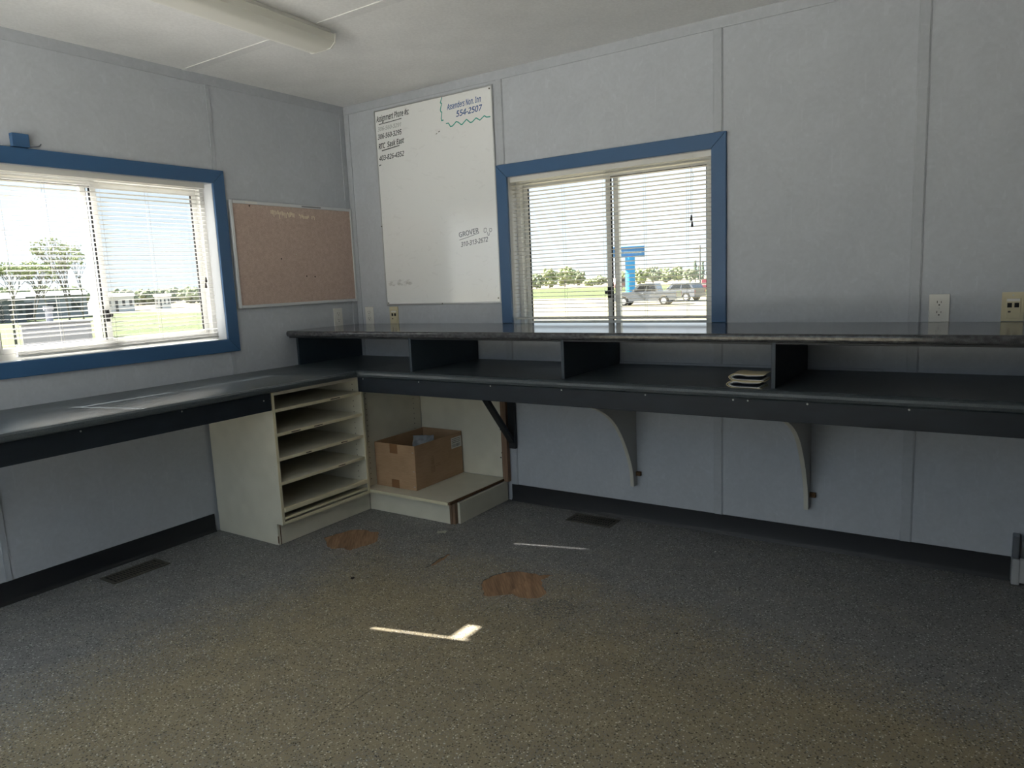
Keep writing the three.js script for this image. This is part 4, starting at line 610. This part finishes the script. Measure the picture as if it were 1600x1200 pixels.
{
  const a = ground(1011, 476.5); vehicle('pickup_truck', 'grey pickup truck parked outside beside the blue sign', [a.x, GROUND, a.z], Math.atan2(EYE.x - a.x, EYE.z - a.z) - 0.28, '#666b73', { len: 5.7, front: -1.85, rear: 1.75, deck: 1.18, hood: 1.18, belt: 1.2, roof: 1.88, cab: [-1.2, -0.45, 1.0, 1.25], chrome: true });
  const b = ground(1062, 470); vehicle('parked_car', 'dark grey car parked behind the pickup truck', [b.x, GROUND, b.z], Math.atan2(EYE.x - b.x, EYE.z - b.z) - 0.6, '#565a63', { len: 4.6, front: -1.4, rear: 1.35, deck: 1.12, hood: 1.02, belt: 1.1, roof: 1.7, cab: [-1.0, -0.3, 1.8, 2.2] });
  const c = far(968, 446, 140); vehicle('red_van', 'faded red van parked behind the blue sign post', [c.x, GROUND, c.z], Math.atan2(EYE.x - c.x, EYE.z - c.z) + 0.9, '#a5726e', { len: 4.8, front: -1.5, rear: 1.4, deck: 1.3, hood: 1.15, belt: 1.2, roof: 2.1, cab: [-1.3, -0.8, 2.2, 2.35] });
}
{ // blue pylon sign
  const D = 105, p = far(985, 440, D), s = D / FOCAL, top = far(985, 385, D).y - GROUND, low = far(985, 402, D).y - GROUND; const o = thing('pylon_sign', 'tall blue pylon sign with white lettering outside', 'sign', [p.x, GROUND, p.z]); o.rotation.y = Math.atan2(EYE.x - p.x, EYE.z - p.z);
  const put = (n, g, m, par = o) => { const q = shade(new THREE.Mesh(g, m)); q.name = n; par.add(q); return q; };
  const blue = std({ color: lin(0.07, 0.3, 0.72), roughness: 0.5 }), w = 52 * s, x0 = -30 * s, x1 = 22 * s;
  put('post', rod([0, 0, 0], [0, low + 0.05, 0], 0.7, 0.7, 24), std({ color: lin(0.05, 0.36, 0.85), roughness: 0.4 }));
  const cab = put('sign_box', box(x0, x1, low, top, -0.35, 0.35, 0.05), blue);
  const face = canvasTex(520, 170, (c, W, Hh) => { c.fillStyle = '#4b86c6'; c.fillRect(0, 0, W, Hh); c.fillStyle = '#3a76b8'; c.fillRect(0, 20, W, 46); c.fillStyle = '#f2f4f6'; c.font = 'bold 44px sans-serif'; c.save(); c.translate(205, 112); c.scale(1.02, 1); c.fillText('STREAMLINE', 0, 0); c.restore(); c.fillRect(90, 78, 90, 30); c.fillRect(105, 112, 60, 24); c.fillStyle = '#2f6fb4'; c.fillRect(115, 88, 40, 10); c.fillStyle = '#dfe8f2'; c.font = 'bold 34px sans-serif'; c.fillText('NEW', 95, 66); });
  const f = new THREE.PlaneGeometry(x1 - x0 - 0.1, top - low - 0.1); f.translate((x0 + x1) / 2, (top + low) / 2, 0.352); put('sign_face', f, std({ map: face, roughness: 0.5 }), cab);
}
{ // small red and white roadside sign
  const D = 90, p = far(1105, 452, D), s = D / FOCAL, o = thing('roadside_sign', 'small red and white sign board on two posts outside', 'sign', [p.x, GROUND, p.z]); o.rotation.y = Math.atan2(EYE.x - p.x, EYE.z - p.z);
  const yt = far(1105, 436, D).y - GROUND, yb = p.y - GROUND; const put = (n, g, m) => { const q = shade(new THREE.Mesh(g, m)); q.name = n; o.add(q); };
  const face = canvasTex(140, 150, (c, W, Hh) => { c.fillStyle = '#c8546a'; c.fillRect(0, 0, W, Hh); c.fillStyle = '#f0dfe2'; c.fillRect(0, 52, W, 34); c.fillStyle = '#c8546a'; for (let k = 0; k < 6; k++) c.fillRect(10 + k * 21, 62, 13, 14); });
  put('board', box(-8 * s, 8 * s, yb, yt, -0.06, 0.06, 0.01), std({ color: '#b84a5e', roughness: 0.6 })); const f = new THREE.PlaneGeometry(15.4 * s, (yt - yb) * 0.96); f.translate(0, (yt + yb) / 2, 0.062); put('board_face', f, std({ map: face, roughness: 0.6 })); for (const x of [-5 * s, 5 * s]) put('post', rod([x, 0, -0.1], [x, yt, -0.1], 0.06, 0.06, 8), OUT.bark);
}
{ const D = 120, p = far(1094, 440, D), o = thing('utility_pole', 'thin wooden utility pole with a cross arm before the spruces', 'pole', [p.x, GROUND, p.z]), h = far(1094, 383, D).y - GROUND; const put = (n, g, m) => { const q = shade(new THREE.Mesh(g, m)); q.name = n; o.add(q); }; put('pole', rod([0, 0, 0], [0, h, 0], 0.14, 0.1, 8), OUT.bark); put('cross_arm', box(-1.1, 1.1, h - 0.6, h - 0.48, -0.06, 0.06, 0.01), OUT.bark); }

renderer.render(scene, camera);
